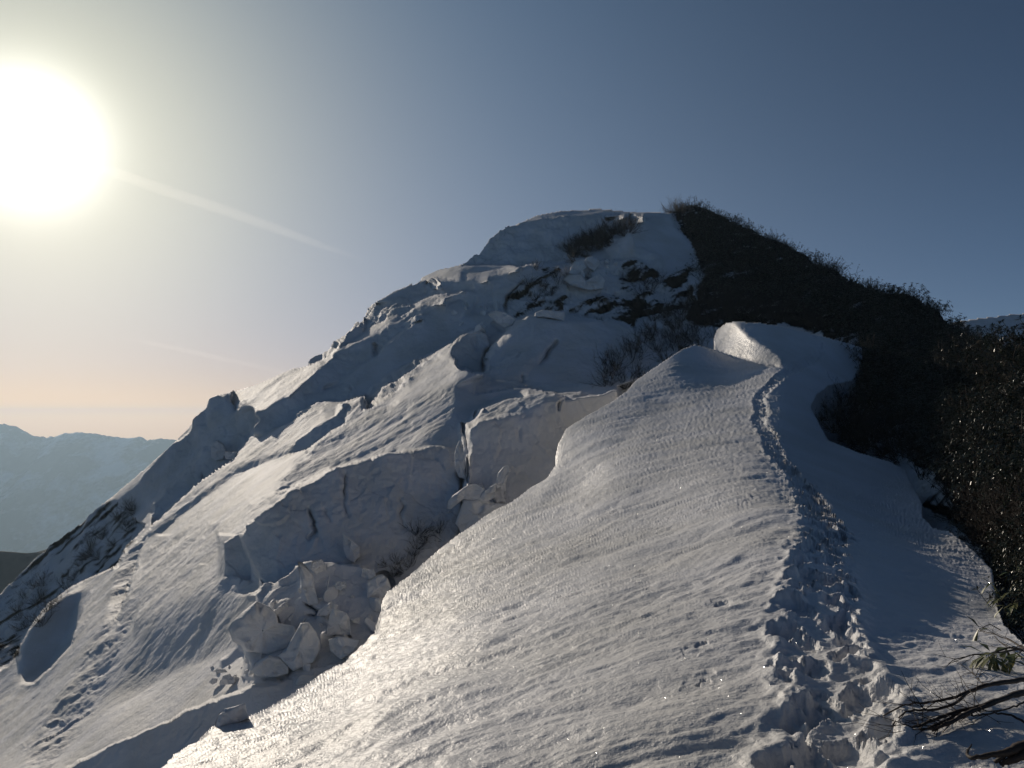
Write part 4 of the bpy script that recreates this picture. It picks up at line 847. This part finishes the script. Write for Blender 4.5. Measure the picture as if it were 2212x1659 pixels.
TWPOLYS = [([(2040, 1085), (2120, 1080), (2300, 1080), (2300, 1190), (2160, 1190), (2090, 1160)], .8, .22, 34, 15, 'flattened dead branches in the tangle at the right edge of the snow crest', 'flattened branches beside the snow crest'),
           ([(1775, 860), (1870, 815), (1900, 870), (1990, 985), (2040, 1060), (1975, 1015), (1860, 970), (1795, 935)], 1.5, .30, 46, 16, 'snow-pressed dark branches in the shaded dip right of the trail', 'pressed branches in the shaded dip'),
           ([(1530, 640), (1700, 650), (1800, 700), (1700, 700), (1560, 690)], 1.5, .3, 22, 17, 'brown leafless bush right above the split snow block', 'bare bushes above the snow block'),
           ([(1480, 640), (1560, 630), (1680, 650), (1720, 670), (1800, 715), (1700, 700), (1560, 690), (1540, 745), (1450, 760), (1400, 700)], 1.5, .42, 60, 5, 'leafless brown bush in the gully between the two snow crests', 'bare bushes in the gully'),
           ([(1300, 790), (1420, 720), (1500, 735), (1440, 790), (1370, 840), (1290, 860)], 1.6, .5, 14, 6, 'bare twiggy bush leaning out over the edge of the near snow crest', 'bare bushes at the snow edge'),
           ([(1225, 545), (1300, 500), (1360, 478), (1370, 500), (1310, 535), (1240, 570)], 1.7, .22, 44, 7, 'bare brown bush growing through the gap under the summit cornice', 'bare bushes under the cornice'),
           ([(1120, 590), (1230, 560), (1290, 600), (1220, 650), (1150, 650)], 1.2, .8, 9, 8, 'thin bare bush sticking out of the broken snow left of the ice blocks', 'bare bushes in the broken snow'),
           ([(1340, 590), (1450, 600), (1460, 650), (1370, 640)], 1.3, .8, 8, 9, 'flattened bare bush on the dark bank under the round snow shoulder', 'bare bushes under the shoulder'),
           ([(1450, 458), (1462, 450), (1475, 455), (1470, 480)], 1.8, .3, 5, 10, 'spindly bare bush standing on the summit sky line', 'bare bushes on the summit'),
           ([(895, 1150), (960, 1140), (960, 1180), (900, 1190)], .8, .6, 5, 11, 'bare bush at the foot of the big snow face', 'bare bushes under the big snow face'),
           ([(820, 1215), (900, 1190), (930, 1200), (860, 1250)], .6, .7, 6, 12, 'low bare bush in the dark gap beside the near ridge', 'bare bushes in the dark gap'),
           ([(40, 1300), (200, 1170), (330, 1060), (300, 1150), (180, 1240), (80, 1370), (10, 1400)], 1.4, .6, 26, 13, 'bare bush poking out of the rocky flank at the far left', 'bare bushes on the rocky flank')]
for poly, size, k, cap, sd, lab, grp in TWPOLYS:
    got, rng = scatter(poly, size, k, sd, cap)
    for (x, y, sp, P_) in got:
        q = rng.randrange(5)
        place_plant('bare_bush', TWG[q], ('branches', 'twigs'), P_, size * rng.uniform(.8, 1.2), rng.uniform(-.8, .8) if q > 2 else rng.uniform(0, 6.28), lab, 'bush', grp, (rng.uniform(-.1, .3), rng.uniform(-.4, .1)))
print("plants", n_ev, round(time.time() - T0, 1))
place_plant('evergreen_shrub', EVG[1], ('stems', 'foliage'), LM.at(2222, 775), 2.3, 1.0, 'evergreen bush on the sky line at the right edge before the far snow shoulder', 'shrub')
place_plant('evergreen_shrub', EVG[3], ('stems', 'foliage'), LM.at(2262, 770), 2.6, 2.0, 'evergreen bush just off the right edge behind the sky-line bush', 'shrub')
for k, (x, y, d, sc) in enumerate([(1880, 772, 57, 1.9), (1893, 800, 55, 2.0), (1884, 832, 53, 1.8), (1868, 858, 50, 1.5), (1905, 760, 60, 2.1), (1915, 830, 54, 2.0), (1900, 870, 50, 1.9), (1850, 868, 48, 1.1)]):
    place_plant('evergreen_shrub', EVG[k % 5], ('stems', 'foliage'), ray(x, y) * d, sc, k * 1.3, 'dark evergreen shrub pressed against the right side of the split snow crest', 'shrub', 'shrubs beside the split snow crest')
for k, (x, y, d, sc) in enumerate([(1800, 925, 41, 1.3), (1815, 900, 44, 1.5), (1785, 900, 44, 1.2), (1835, 945, 40, 1.4), (1850, 915, 43, 1.5), (1825, 868, 47, 1.4), (1870, 960, 38, 1.3), (1775, 872, 46, .9)]):
    place_plant('bare_bush', TWG[(k * 2) % 5], ('branches', 'twigs'), ray(x, y) * d, sc, k * .9 - 1, 'tangle of dark twigs filling the scooped hollow right of the trail', 'bush', 'twigs in the scooped hollow')
# low undergrowth that fills the dark slope between the shrubs
rng = random.Random(404); V = []; F = []
SLOPE = [(1470, 460), (1500, 448), (1560, 464), (1640, 507), (1700, 532), (1800, 587), (1890, 630), (1950, 642), (2020, 670), (2060, 707), (2110, 728), (2212, 762), (2330, 790), (2330, 1400), (2215, 1370), (2160, 1290), (2130, 1210), (2080, 1100), (2060, 1040), (1990, 980), (1930, 930), (1895, 885), (1880, 800), (1870, 750), (1800, 715), (1700, 690), (1600, 660), (1520, 640), (1500, 590), (1520, 540), (1490, 500)]
cand = np.array([[rng.uniform(1470, 2330), rng.uniform(448, 1400)] for _ in range(30000)]); okc = inpoly(cand[:, :1], cand[:, 1:], SLOPE)[:, 0]
for (x, y) in cand[okc]:
    P_ = LM.at(x, y); d = P_[1]; k = max(.5, min(1.5, d / 45)); b0 = P_ + np.array([0, 0, rng.uniform(0, .7) * k])
    for j in range(4):
        leaf(V, F, b0 + np.array([rng.gauss(0, .09), rng.gauss(0, .09), rng.gauss(0, .06)]) * k, np.array([rng.gauss(0, 1), rng.gauss(0, 1) - .2, rng.gauss(.1, .7)]), .10 * k * rng.uniform(.7, 1.4), .035 * k, rng)
ug = bpy.data.objects.new("undergrowth", mesh_only("undergrowth", V, tri_fix(F), M_LEAF)); COL.objects.link(ug); tag(ug, 'low dark leafy undergrowth covering the slope between the evergreen shrubs', 'undergrowth', kind='stuff')
# wood on the distant spur: one mass of tiny bare trees
rng = random.Random(77); T = Tubes()
for i in range(420):
    x = rng.uniform(-190, -120 + 60); v = rng.uniform(-.05, .35) ** 1.0
    z = np.interp(x, hx, hz) - abs(v) * 130 - 1.5; h = rng.uniform(3.5, 6.5); y = DH - v * 190
    T.add([np.array([x, y, z - 1]), np.array([x, y, z + h])], [.22, .06])
    for k in range(9):
        a = rng.uniform(0, 6.28); z0 = z + h * rng.uniform(.35, .9); l = h * rng.uniform(.2, .4)
        T.add([np.array([x, y, z0]), np.array([x + math.cos(a) * l, y + math.sin(a) * l, z0 + l * .8])], [.10, .04])
wood = bpy.data.objects.new("far_wood", mesh_only("far_wood", T.v, T.f, m_twig)); COL.objects.link(wood); tag(wood, 'leafless wood fringing the dark spur at the far left', 'wood', kind='stuff')

# ------------------------------------------------------------------ branches and bamboo grass in the near right corner
def near_pt(x, y, f):
    return (LF.at(min(x, 2415), y)) * f
def branch_thing(name, label, cat, curves, grp=None, twigs=0, seed=0):
    e = bpy.data.objects.new(name, None); COL.objects.link(e); rg = random.Random(seed)
    base = near_pt(*Z(14, [curves[0][0][0]])[0], 1.0); e.location = tuple(base); tag(e, label, cat, grp)
    T2 = Tubes()
    for pts, r0, r1, f0, f1 in curves:
        q = Z(14, pts); n = len(q); W_ = [near_pt(q[i][0], q[i][1], f0 + (f1 - f0) * i / (n - 1)) for i in range(n)]
        fine = []; ts = np.linspace(0, n - 1, (n - 1) * 5 + 1)
        for t in ts:
            i = min(int(t), n - 2); u = t - i; a_ = W_[max(i - 1, 0)]; b_ = W_[i]; c_ = W_[i + 1]; d_ = W_[min(i + 2, n - 1)]
            fine.append(.5 * ((2 * b_) + (-a_ + c_) * u + (2 * a_ - 5 * b_ + 4 * c_ - d_) * u * u + (-a_ + 3 * b_ - 3 * c_ + d_) * u ** 3) - base + np.array([rg.gauss(0, .002)] * 3))
        T = Tubes(); T.add(fine, [(r0 + (r1 - r0) * i / (len(fine) - 1)) * rg.uniform(.85, 1.15) for i in range(len(fine))], 6)
        o = bpy.data.objects.new("branch", mesh_only("branch", T.v, T.f, m_twig)); COL.objects.link(o); o.parent = e
        for k in range(twigs):
            i = rg.randint(len(fine) // 3, len(fine) - 2); dd = fine[i + 1] - fine[i]; dd /= np.linalg.norm(dd) + 1e-9
            p2, d2 = curve(rg, fine[i], dd + np.array([rg.gauss(0, .45), rg.gauss(0, .45), rg.gauss(.1, .4)]), rg.uniform(.12, .4), 6, .10, -.01)
            T2.add(p2, [.0028, .0026, .0023, .002, .0016, .0013, .001])
            p3, _ = curve(rg, p2[3], d2 + np.array([rg.gauss(0, .6), rg.gauss(0, .6), rg.gauss(.1, .4)]), rg.uniform(.06, .18), 4, .12, 0); T2.add(p3, [.0016, .0014, .0012, .001, .0008])
    if twigs:
        o = bpy.data.objects.new("twigs", mesh_only("twigs", T2.v, T2.f, m_twig)); COL.objects.link(o); o.parent = e
branch_thing('bent_shrub', 'bare dark shrub with long bent branches sweeping down onto the snow at lower right', 'shrub',
    [([(1000, 1125), (933, 1140), (800, 1165), (700, 1190), (600, 1225), (500, 1270), (380, 1295), (240, 1340), (110, 1380)], .016, .003, .90, .99),
     ([(1000, 1190), (933, 1220), (860, 1250), (740, 1290), (640, 1310), (520, 1340), (400, 1390), (300, 1430), (240, 1445)], .020, .004, .91, .99),
     ([(620, 1215), (520, 1300), (380, 1350), (250, 1390), (170, 1402)], .010, .003, .95, .99), ([(760, 1285), (600, 1350), (450, 1415), (330, 1450)], .013, .005, .94, .99),
     ([(560, 1330), (470, 1385), (380, 1430), (320, 1440)], .011, .004, .96, .99), ([(680, 1300), (520, 1390), (400, 1440)], .012, .005, .95, .99),
     ([(1000, 1400), (933, 1385), (860, 1365), (760, 1360), (640, 1372), (560, 1350)], .008, .003, .96, .98), ([(700, 1190), (670, 1130), (630, 1095)], .004, .002, .93, .93),
     ([(933, 1290), (850, 1330), (700, 1350), (640, 1330)], .006, .002, .94, .97)], twigs=7, seed=3)
branch_thing('thick_branch', 'thick dark branch poking in from the right just above the bottom edge', 'branch',
    [([(1020, 1470), (933, 1500), (850, 1530), (760, 1545), (640, 1560), (602, 1545), (628, 1500)], .028, .003, .92, .99), ([(1000, 1510), (900, 1560), (800, 1590)], .030, .012, .93, .98), ([(900, 1520), (820, 1550), (760, 1580)], .02, .008, .94, .98)], twigs=0, seed=5)
branch_thing('leaning_branch', 'thin dark branch reaching left over the snow in front of the bamboo grass', 'branch',
    [([(1000, 950), (933, 945), (840, 900), (740, 870), (670, 850)], .010, .003, .88, .94), ([(1000, 970), (933, 965), (840, 935), (760, 890)], .008, .003, .88, .93), ([(900, 950), (760, 1000), (620, 1020), (540, 1035), (495, 1062)], .007, .002, .90, .96)], twigs=5, seed=7)
def grass_clump(z_pts, label, n_leaf, ln, seed, down=.6, dens=1.0):
    rg = random.Random(seed); q = Z(14, z_pts); P0 = near_pt(*q[0], .93)
    e = bpy.data.objects.new('bamboo_grass', None); COL.objects.link(e); e.location = tuple(P0); tag(e, label, 'bamboo grass')
    T = Tubes()
    for (x, y) in q[1:]:
        tip = near_pt(x, y, .92) - P0; mid = tip * .5 + np.array([0, 0, .05]); T.add([np.zeros(3), mid, tip], [.005, .004, .003], 4)
        V = []; F = []
        for k in range(n_leaf):
            a = rg.uniform(0, 6.28); d = np.array([math.cos(a) * .8 - .2, math.sin(a) * .5 - .2, rg.uniform(-1, .25) * down])
            leaf(V, F, tip + np.array([rg.gauss(0, .015), rg.gauss(0, .015), rg.gauss(0, .01)]), d, ln * rg.uniform(.7, 1.2), ln * .2 * rg.uniform(.8, 1.2), rg, fold=.12, droop=rg.uniform(.2, .7))
        o = bpy.data.objects.new('leaves', mesh_only('leaves', V, tri_fix(F), M_SASA)); COL.objects.link(o); o.parent = e
    o = bpy.data.objects.new('stem', mesh_only('stem', T.v, T.f, m_twig)); COL.objects.link(o); o.parent = e
grass_clump([(800, 860), (672, 852)], 'bamboo grass tip with a few pale drooping leaves hanging over shaded snow', 5, .17, 1, down=1.6)
grass_clump([(980, 1000), (860, 960), (760, 1000), (800, 1020), (720, 1010), (900, 1010)], 'dark drooping bamboo grass lying just above the sunlit snow patch on the right', 8, .20, 2, down=1.2)
grass_clump([(1000, 700), (800, 680), (850, 640), (900, 700), (930, 620), (830, 720)], 'yellow-green bamboo grass tuft at the right edge beside the shaded snow', 6, .19, 3, down=.9)
grass_clump([(1000, 560), (850, 520), (900, 560), (740, 600), (930, 490)], 'upper bamboo grass tuft at the right edge under the dark branches', 6, .18, 4, down=.8)

# ------------------------------------------------------------------ fallen snow blocks
def block(z, poly, label, thick=.7, nearer=.985, seed=0, amp=.05, lay=None):
    lay = lay or LM
    q = Z(z, poly); n = len(q); out_ = []
    per = [math.dist(q[i], q[(i + 1) % n]) for i in range(n)]; tot = sum(per); M_ = 72
    for i in range(n):
        m = max(1, round(per[i] / tot * M_))
        for k in range(m):
            t = k / m; out_.append((q[i][0] * (1 - t) + q[(i + 1) % n][0] * t, q[i][1] * (1 - t) + q[(i + 1) % n][1] * t))
    cx = sum(p[0] for p in out_) / len(out_); cy = sum(p[1] for p in out_) / len(out_)
    ds = [lay.at(*p) @ np.array([0, math.cos(PITCH), math.sin(PITCH)]) for p in out_ + [(cx, cy)]]
    d0 = (min(ds) * .7 + sum(ds) / len(ds) * .3) * nearer
    size = tot / FOC * d0 / 3.2; t_ = size * thick
    c = ray(cx, cy) * d0; ring = [ray(*p) * d0 for p in out_]; V = []; m = len(ring)
    fw = c / np.linalg.norm(c)
    prof = [(0.02, -.40), (.2, -.40), (.4, -.39), (.6, -.38), (.75, -.36), (.86, -.33), (.94, -.27), (.985, -.16), (1.0, 0.0), (1.0, .25), (.97, .5), (.8, .7), (.45, .8), (.02, .85)]
    rg = random.Random(seed + 5); tx, tz = rg.uniform(-.45, .45), rg.uniform(-.5, .1)
    nb = rg.uniform(0, 3.1)
    for s_, o_ in prof:
        for p in ring:
            r_ = c + (p - c) * s_; tilt_ = ((r_ - c)[0] * tx + (r_ - c)[2] * tz) * (1 - s_ ** 3 if o_ < 0 else 1)
            V.append(r_ + fw * (o_ * t_ + tilt_))
    V = np.array(V); idx = np.arange(len(prof) * m).reshape(len(prof), m)
    F = np.concatenate([np.stack([idx[i], np.roll(idx[i], -1), np.roll(idx[i + 1], -1), idx[i + 1]], 1) for i in range(len(prof) - 1)])
    loc = V.mean(0); V = V - loc
    g1, g2, gv_ = worley(V / (size * .30) + seed * 7.7, seed); nrmv = V / (np.linalg.norm(V, axis=1, keepdims=True) + 1e-6)
    V = V + fw * ((gv_ - .5) * size * .17 + (g2 - g1) * size * .05 + fbm(V / (size * .2) + 9, 4, seed + 3, gain=.6) * size * .035 - np.abs(V[:, 0] * math.cos(nb) + V[:, 2] * math.sin(nb)) * -.35)[:, None] * np.clip(np.repeat([1 - .8 * (p_[0] ** 6) for p_ in prof], m), .2, 1)[:, None]
    o = raw_mesh("snow_block", V + 0.0, F[:, ::-1], SNOW_BLOCK); o.location = tuple(loc)
    bpy.context.view_layer.update()
    return tag(o, label, 'snow block')
BLOCKS = [
 (7, [(500, 1250), (640, 1150), (740, 1115), (840, 1160), (900, 1230), (760, 1300), (680, 1300), (620, 1290), (540, 1350), (480, 1400), (440, 1390), (455, 1300)], 'tilted snow block with a bright sloping top beside the near ridge edge'),
 (7, [(530, 1550), (620, 1298), (790, 1295), (830, 1330), (1010, 1335), (1100, 1340), (800, 1600), (600, 1690), (570, 1600)], 'big square snow block with a bright left edge, nearest the ridge'),
 (7, [(940, 1275), (975, 1120), (1000, 1000), (1060, 930), (1115, 920), (1125, 970), (1100, 1050), (1085, 1120), (1085, 1320), (980, 1335)], 'thin upright shard of ice standing like a finger among the blocks'),
 (7, [(765, 1280), (860, 1180), (985, 1108), (965, 1260), (870, 1330), (800, 1320)], 'small snow block wedged between the finger of ice and the square block'),
 (7, [(750, 1150), (770, 1115), (830, 1108), (845, 1150), (800, 1200), (770, 1190)], 'little knob of snow on top of the tilted block'),
 (7, [(525, 800), (545, 710), (580, 645), (620, 700), (632, 900), (645, 1070), (570, 1050), (530, 950)], 'narrow brownish snow pillar in the crack left of the tall snow face'),
 (8, [(278, 770), (315, 690), (430, 580), (580, 460), (720, 520), (800, 600), (820, 700), (1000, 730), (1030, 850), (930, 980), (700, 1045), (560, 1020), (470, 1010), (420, 950), (320, 900)], 'huge dark overhanging snow block, largest of the fallen pile'),
 (8, [(950, 900), (1030, 760), (1060, 700), (1150, 695), (1225, 790), (1270, 900), (1270, 1000), (1200, 1130), (980, 1225), (880, 1130), (800, 1060), (900, 1000)], 'rounded upright snow block with a lit curved rim, right half of the huge block'),
 (8, [(510, 1220), (560, 1150), (620, 1100), (710, 1050), (850, 1090), (930, 1180), (930, 1250), (800, 1290), (650, 1290), (590, 1280)], 'pale snow block with a bright lower left corner at the foot of the huge block'),
 (8, [(1350, 760), (1380, 600), (1415, 540), (1560, 590), (1590, 640), (1612, 835), (1480, 830), (1340, 840)], 'smooth pale cube-like snow block right of the rounded block'),
 (8, [(1235, 620), (1260, 560), (1400, 465), (1465, 500), (1455, 560), (1400, 580), (1360, 625)], 'flat snow slab lying behind the pale cube-like block'),
 (8, [(1365, 880), (1480, 845), (1640, 870), (1720, 880), (1640, 1010), (1500, 1100), (1380, 1000)], 'low dark snow block under the pale cube-like block'),
 (8, [(1030, 30), (1045, 150), (1070, 300), (1120, 430), (1150, 510), (1260, 490), (1220, 330), (1190, 170), (1120, 80), (1080, 45)], 'tall leaning snow wedge with a bright left edge below the big face'),
 (8, [(1715, 190), (1740, 110), (1860, 115), (1885, 190), (1800, 235)], 'small round snow lump on top of the pile near the dark gap'),
 (8, [(1780, 260), (1890, 178), (1960, 168), (2010, 215), (2045, 310), (1990, 400), (1880, 480), (1780, 420)], 'broad rounded snow block closest to the dark gap and the near ridge'),
 (8, [(1370, 320), (1450, 250), (1550, 248), (1565, 300), (1500, 345), (1420, 345)], 'oval snow lump in the middle of the fallen pile'),
 (8, [(1165, 110), (1195, 20), (1290, 5), (1335, 60), (1345, 150), (1250, 185)], 'blocky snow lump directly under the big shaded face'),
 (6, [(1240, 830), (1330, 890), (1440, 980), (1420, 1080), (1370, 1150), (1290, 1110), (1250, 1000)], 'triangular snow flake leaning on the big shaded face'),
 (8, [(180, 1375), (215, 1270), (260, 1262), (330, 1290), (352, 1325), (335, 1365)], 'small dark snow lump casting a shadow on the sunlit slope'),
 (8, [(60, 1345), (100, 1300), (160, 1305), (150, 1350), (100, 1370)], 'low snow bump at the left end of the sunlit slope lumps'),
 (8, [(100, 1225), (160, 1200), (240, 1205), (265, 1235), (200, 1245)], 'half-buried snow bump upslope of the small dark lump'),
 (1, [(1770, 760), (1795, 690), (1830, 635), (1930, 620), (1960, 700), (1900, 760), (1830, 790)], 'pale snow block, left one of the summit pile'),
 (1, [(1935, 625), (1965, 590), (2030, 575), (2080, 600), (2112, 650), (2045, 745), (1985, 705)], 'rounded snow block with a bright notched side, topmost of the summit pile'),
 (1, [(1895, 840), (1898, 735), (1928, 718), (1948, 790), (1925, 845)], 'slim upright snow chip glowing in the summit pile'),
 (1, [(1700, 830), (1760, 770), (1890, 770), (1960, 850), (2100, 760), (2170, 830), (2150, 930), (2000, 950), (1800, 900)], 'wide snow block forming the base of the summit pile'),
 (1, [(1395, 1240), (1402, 1195), (1480, 1162), (1600, 1170), (1725, 1185), (1720, 1285), (1560, 1250)], 'long loaf-shaped snow block lying on the crest of the shaded mound'),
 (1, [(885, 1210), (920, 1185), (1000, 1172), (1085, 1192), (1190, 1265), (1160, 1330), (1070, 1360), (980, 1300)], 'smooth oval snow block in the hollow left of the shaded mound'),
 (5, [(640, 830), (640, 720), (665, 675), (715, 643), (775, 685), (800, 760), (770, 850), (690, 870)], 'round-headed snow knob in front of the pale cliff at the left'),
 (5, [(780, 800), (800, 770), (860, 775), (930, 765), (925, 800), (890, 850), (800, 850)], 'low snow rubble lump right of the round-headed knob'),
]
for i, (z, poly, lab) in enumerate(BLOCKS): block(z, poly, lab, seed=i * 3 + 1)
block(13, [(610, 850), (640, 770), (700, 715), (800, 690), (895, 658), (918, 745), (940, 800), (800, 860), (680, 930), (600, 930)], 'lone sunlit snow block sitting on the edge of the near ridge', nearer=1.035, seed=99, lay=LF)
print("blocks", round(time.time() - T0, 1))

# small angular rubble round the big blocks
import bmesh
def chunk_mesh(seed):
    rg = random.Random(seed); bm = bmesh.new()
    for i in range(13):
        v = np.array([rg.gauss(0, 1) for _ in range(3)]); v = v / np.linalg.norm(v) * rg.uniform(.75, 1.0) * np.array([.5, .42, .36]); bm.verts.new(tuple(v))
    res = bmesh.ops.convex_hull(bm, input=bm.verts); bmesh.ops.delete(bm, geom=[g for g in res['geom_interior'] if isinstance(g, bmesh.types.BMVert)], context='VERTS')
    bmesh.ops.bevel(bm, geom=list(bm.edges), offset=.03, segments=1, affect='EDGES'); me = bpy.data.meshes.new("snow_chunk"); bm.to_mesh(me); bm.free(); me.materials.append(SNOW_BLOCK); return me
CH = [chunk_mesh(s_) for s_ in range(60, 66)]
for poly, n_, sz, sd, lab, grp in ((Z(8, [(420, 1150), (300, 800), (560, 430), (1050, 330), (1900, 420), (1950, 700), (1700, 1050), (1250, 1300), (700, 1330)]), 46, (.35, 1.5), 1, 'small angular snow chunk among the big fallen blocks', 'rubble among the fallen snow blocks'),
                              (Z(8, [(80, 1150), (460, 1080), (520, 1250), (420, 1400), (100, 1400)]), 12, (.2, .55), 2, 'tiny snow chunk lying on the sunlit slope left of the fallen blocks', 'chunks on the sunlit slope'),
                              (Z(7, [(440, 1250), (700, 1100), (1100, 1250), (800, 1600), (520, 1600)]), 14, (.3, .9), 3, 'small snow chunk beside the tilted block and the finger of ice', 'rubble beside the finger of ice'),
                              (Z(2, [(60, 700), (650, 620), (760, 950), (500, 1050), (150, 1000)]), 22, (.5, 1.7), 4, 'snow chunk in the pile below the summit bushes', 'chunks in the summit pile'),
                              (Z(1, [(330, 1150), (850, 1050), (1080, 1180), (900, 1500), (420, 1280)]), 18, (.5, 2.0), 5, 'snow chunk in the hollow below the upper ledges', 'chunks below the upper ledges')):
    rg = random.Random(sd); k = 0
    while k < n_:
        x = rg.uniform(min(p[0] for p in poly), max(p[0] for p in poly)); y = rg.uniform(min(p[1] for p in poly), max(p[1] for p in poly))
        if not pip((x, y), poly): continue
        o = bpy.data.objects.new("snow_chunk", CH[rg.randrange(6)]); COL.objects.link(o); sc = sz[0] + (sz[1] - sz[0]) * rg.random() ** 2.2
        P_ = LM.at(x, y); o.location = tuple(P_ - P_ / np.linalg.norm(P_) * sc * .12); o.scale = (sc, sc * rg.uniform(.7, 1.2), sc * rg.uniform(.6, 1.1)); o.rotation_euler = (rg.uniform(0, 6), rg.uniform(0, 6), rg.uniform(0, 6))
        tag(o, lab, 'snow chunk', grp); k += 1

# ------------------------------------------------------------------ crystal glints on the near ridge: mirror facets aimed to flash sun at camera
rng = random.Random(31); V = []; F = []
for i in range(2600):
    x = rng.uniform(420, 2200); y = rng.uniform(900, 1655)
    if not pip((x, y), F_MASK): continue
    p = LF.at(x, y); d = p[1]
    v = -p / np.linalg.norm(p); h = v + SD; h /= np.linalg.norm(h); h = h + np.array([rng.gauss(0, .16) for _ in range(3)]); h /= np.linalg.norm(h)
    u = np.cross(h, (0, .3, 1)); u /= np.linalg.norm(u); w = np.cross(h, u); r_ = .0013 * (d / 6) ** .7 * rng.uniform(.6, 1.3); c = p + np.array([0, 0, .004])
    b = len(V); V += [c + u * r_, c + w * r_, c - u * r_, c - w * r_]; F.append((b, b + 1, b + 2, b + 3))
m_cr, t_, p_ = mat_new("glint_mirror"); p_.inputs['Base Color'].default_value = (.9, .92, .95, 1); p_.inputs['Metallic'].default_value = 1; p_.inputs['Roughness'].default_value = .22
cr_o = bpy.data.objects.new("snow_crystals", mesh_only("snow_crystals", V, F, m_cr)); COL.objects.link(cr_o); tag(cr_o, kind='stuff')

# ------------------------------------------------------------------ two thin vapour trails
def contrail(pts, rad, dens, label):
    T = Tubes(); W_ = [ray(x, y) * 7000.0 for x, y in pts]; T.add(W_, rad, 16)
    m = bpy.data.materials.new("vapour"); m.use_nodes = True; t = m.node_tree; t.nodes.clear()
    o_ = N(t, 'ShaderNodeOutputMaterial'); v_ = N(t, 'ShaderNodeVolumePrincipled'); v_.inputs['Color'].default_value = (1, 1, 1, 1); v_.inputs['Density'].default_value = dens; v_.inputs['Anisotropy'].default_value = .55
    t.links.new(v_.outputs[0], o_.inputs['Volume'])
    n = len(W_); k = 16; cap = []
    for e0, inv in ((0, True), ((n - 1) * k, False)):
        for j in range(1, k // 2):
            q = (e0 + j - 1 if j > 1 else e0, e0 + j, e0 + k - j, e0 + k - j + 1 if j > 1 else e0 + k - j)
            if j == 1: q = (e0, e0 + 1, e0 + k - 1, e0 + k - 1)
    loc = W_[0]; me = bpy.data.meshes.new("contrail")
    faces = [tuple(f) for f in T.f] + [tuple(range(k))[::-1], tuple(range((n - 1) * k, n * k))]
    me.from_pydata([tuple(v - loc) for v in T.v], [], faces); me.update(); me.materials.append(m)
    o = bpy.data.objects.new("contrail", me); COL.objects.link(o); o.location = tuple(loc); tag(o, label, 'contrail')
contrail([(150, 338), (250, 374), (370, 416), (490, 456), (600, 495), (700, 532), (800, 566)], [52, 50, 50, 48, 44, 30, 6], 5.5e-4, 'broad soft vapour trail slanting down to the right of the sun')
contrail([(250, 728), (330, 742), (420, 762), (500, 780), (560, 792), (640, 812), (720, 835)], [5, 20, 24, 22, 22, 22, 22], 8e-4, 'thin faint vapour trail low in the sky just above the snow slope')

# ------------------------------------------------------------------ the air
hz_m = bpy.data.materials.new("haze"); hz_m.use_nodes = True; t = hz_m.node_tree; t.nodes.clear()
o_ = N(t, 'ShaderNodeOutputMaterial'); v_ = N(t, 'ShaderNodeVolumePrincipled')
v_.inputs['Color'].default_value = (.55, .76, .96, 1); v_.inputs['Density'].default_value = 1.75e-4; v_.inputs['Anisotropy'].default_value = .40
t.links.new(v_.outputs[0], o_.inputs['Volume'])
zlo = min(float(VZ.min()), float(GZZ.min())) - 2; zhi = 48.0
bx0, bx1, by0, by1 = -4700, 3100, -500, 5300
V = np.array([(x, y, z) for x in (bx0, bx1) for y in (by0, by1) for z in (zlo, zhi)], float)
F = np.array([(0, 1, 3, 2), (4, 6, 7, 5), (0, 4, 5, 1), (2, 3, 7, 6), (0, 2, 6, 4), (1, 5, 7, 3)])
haze = raw_mesh("haze", V, F, hz_m, smooth=False); tag(haze, kind='stuff')
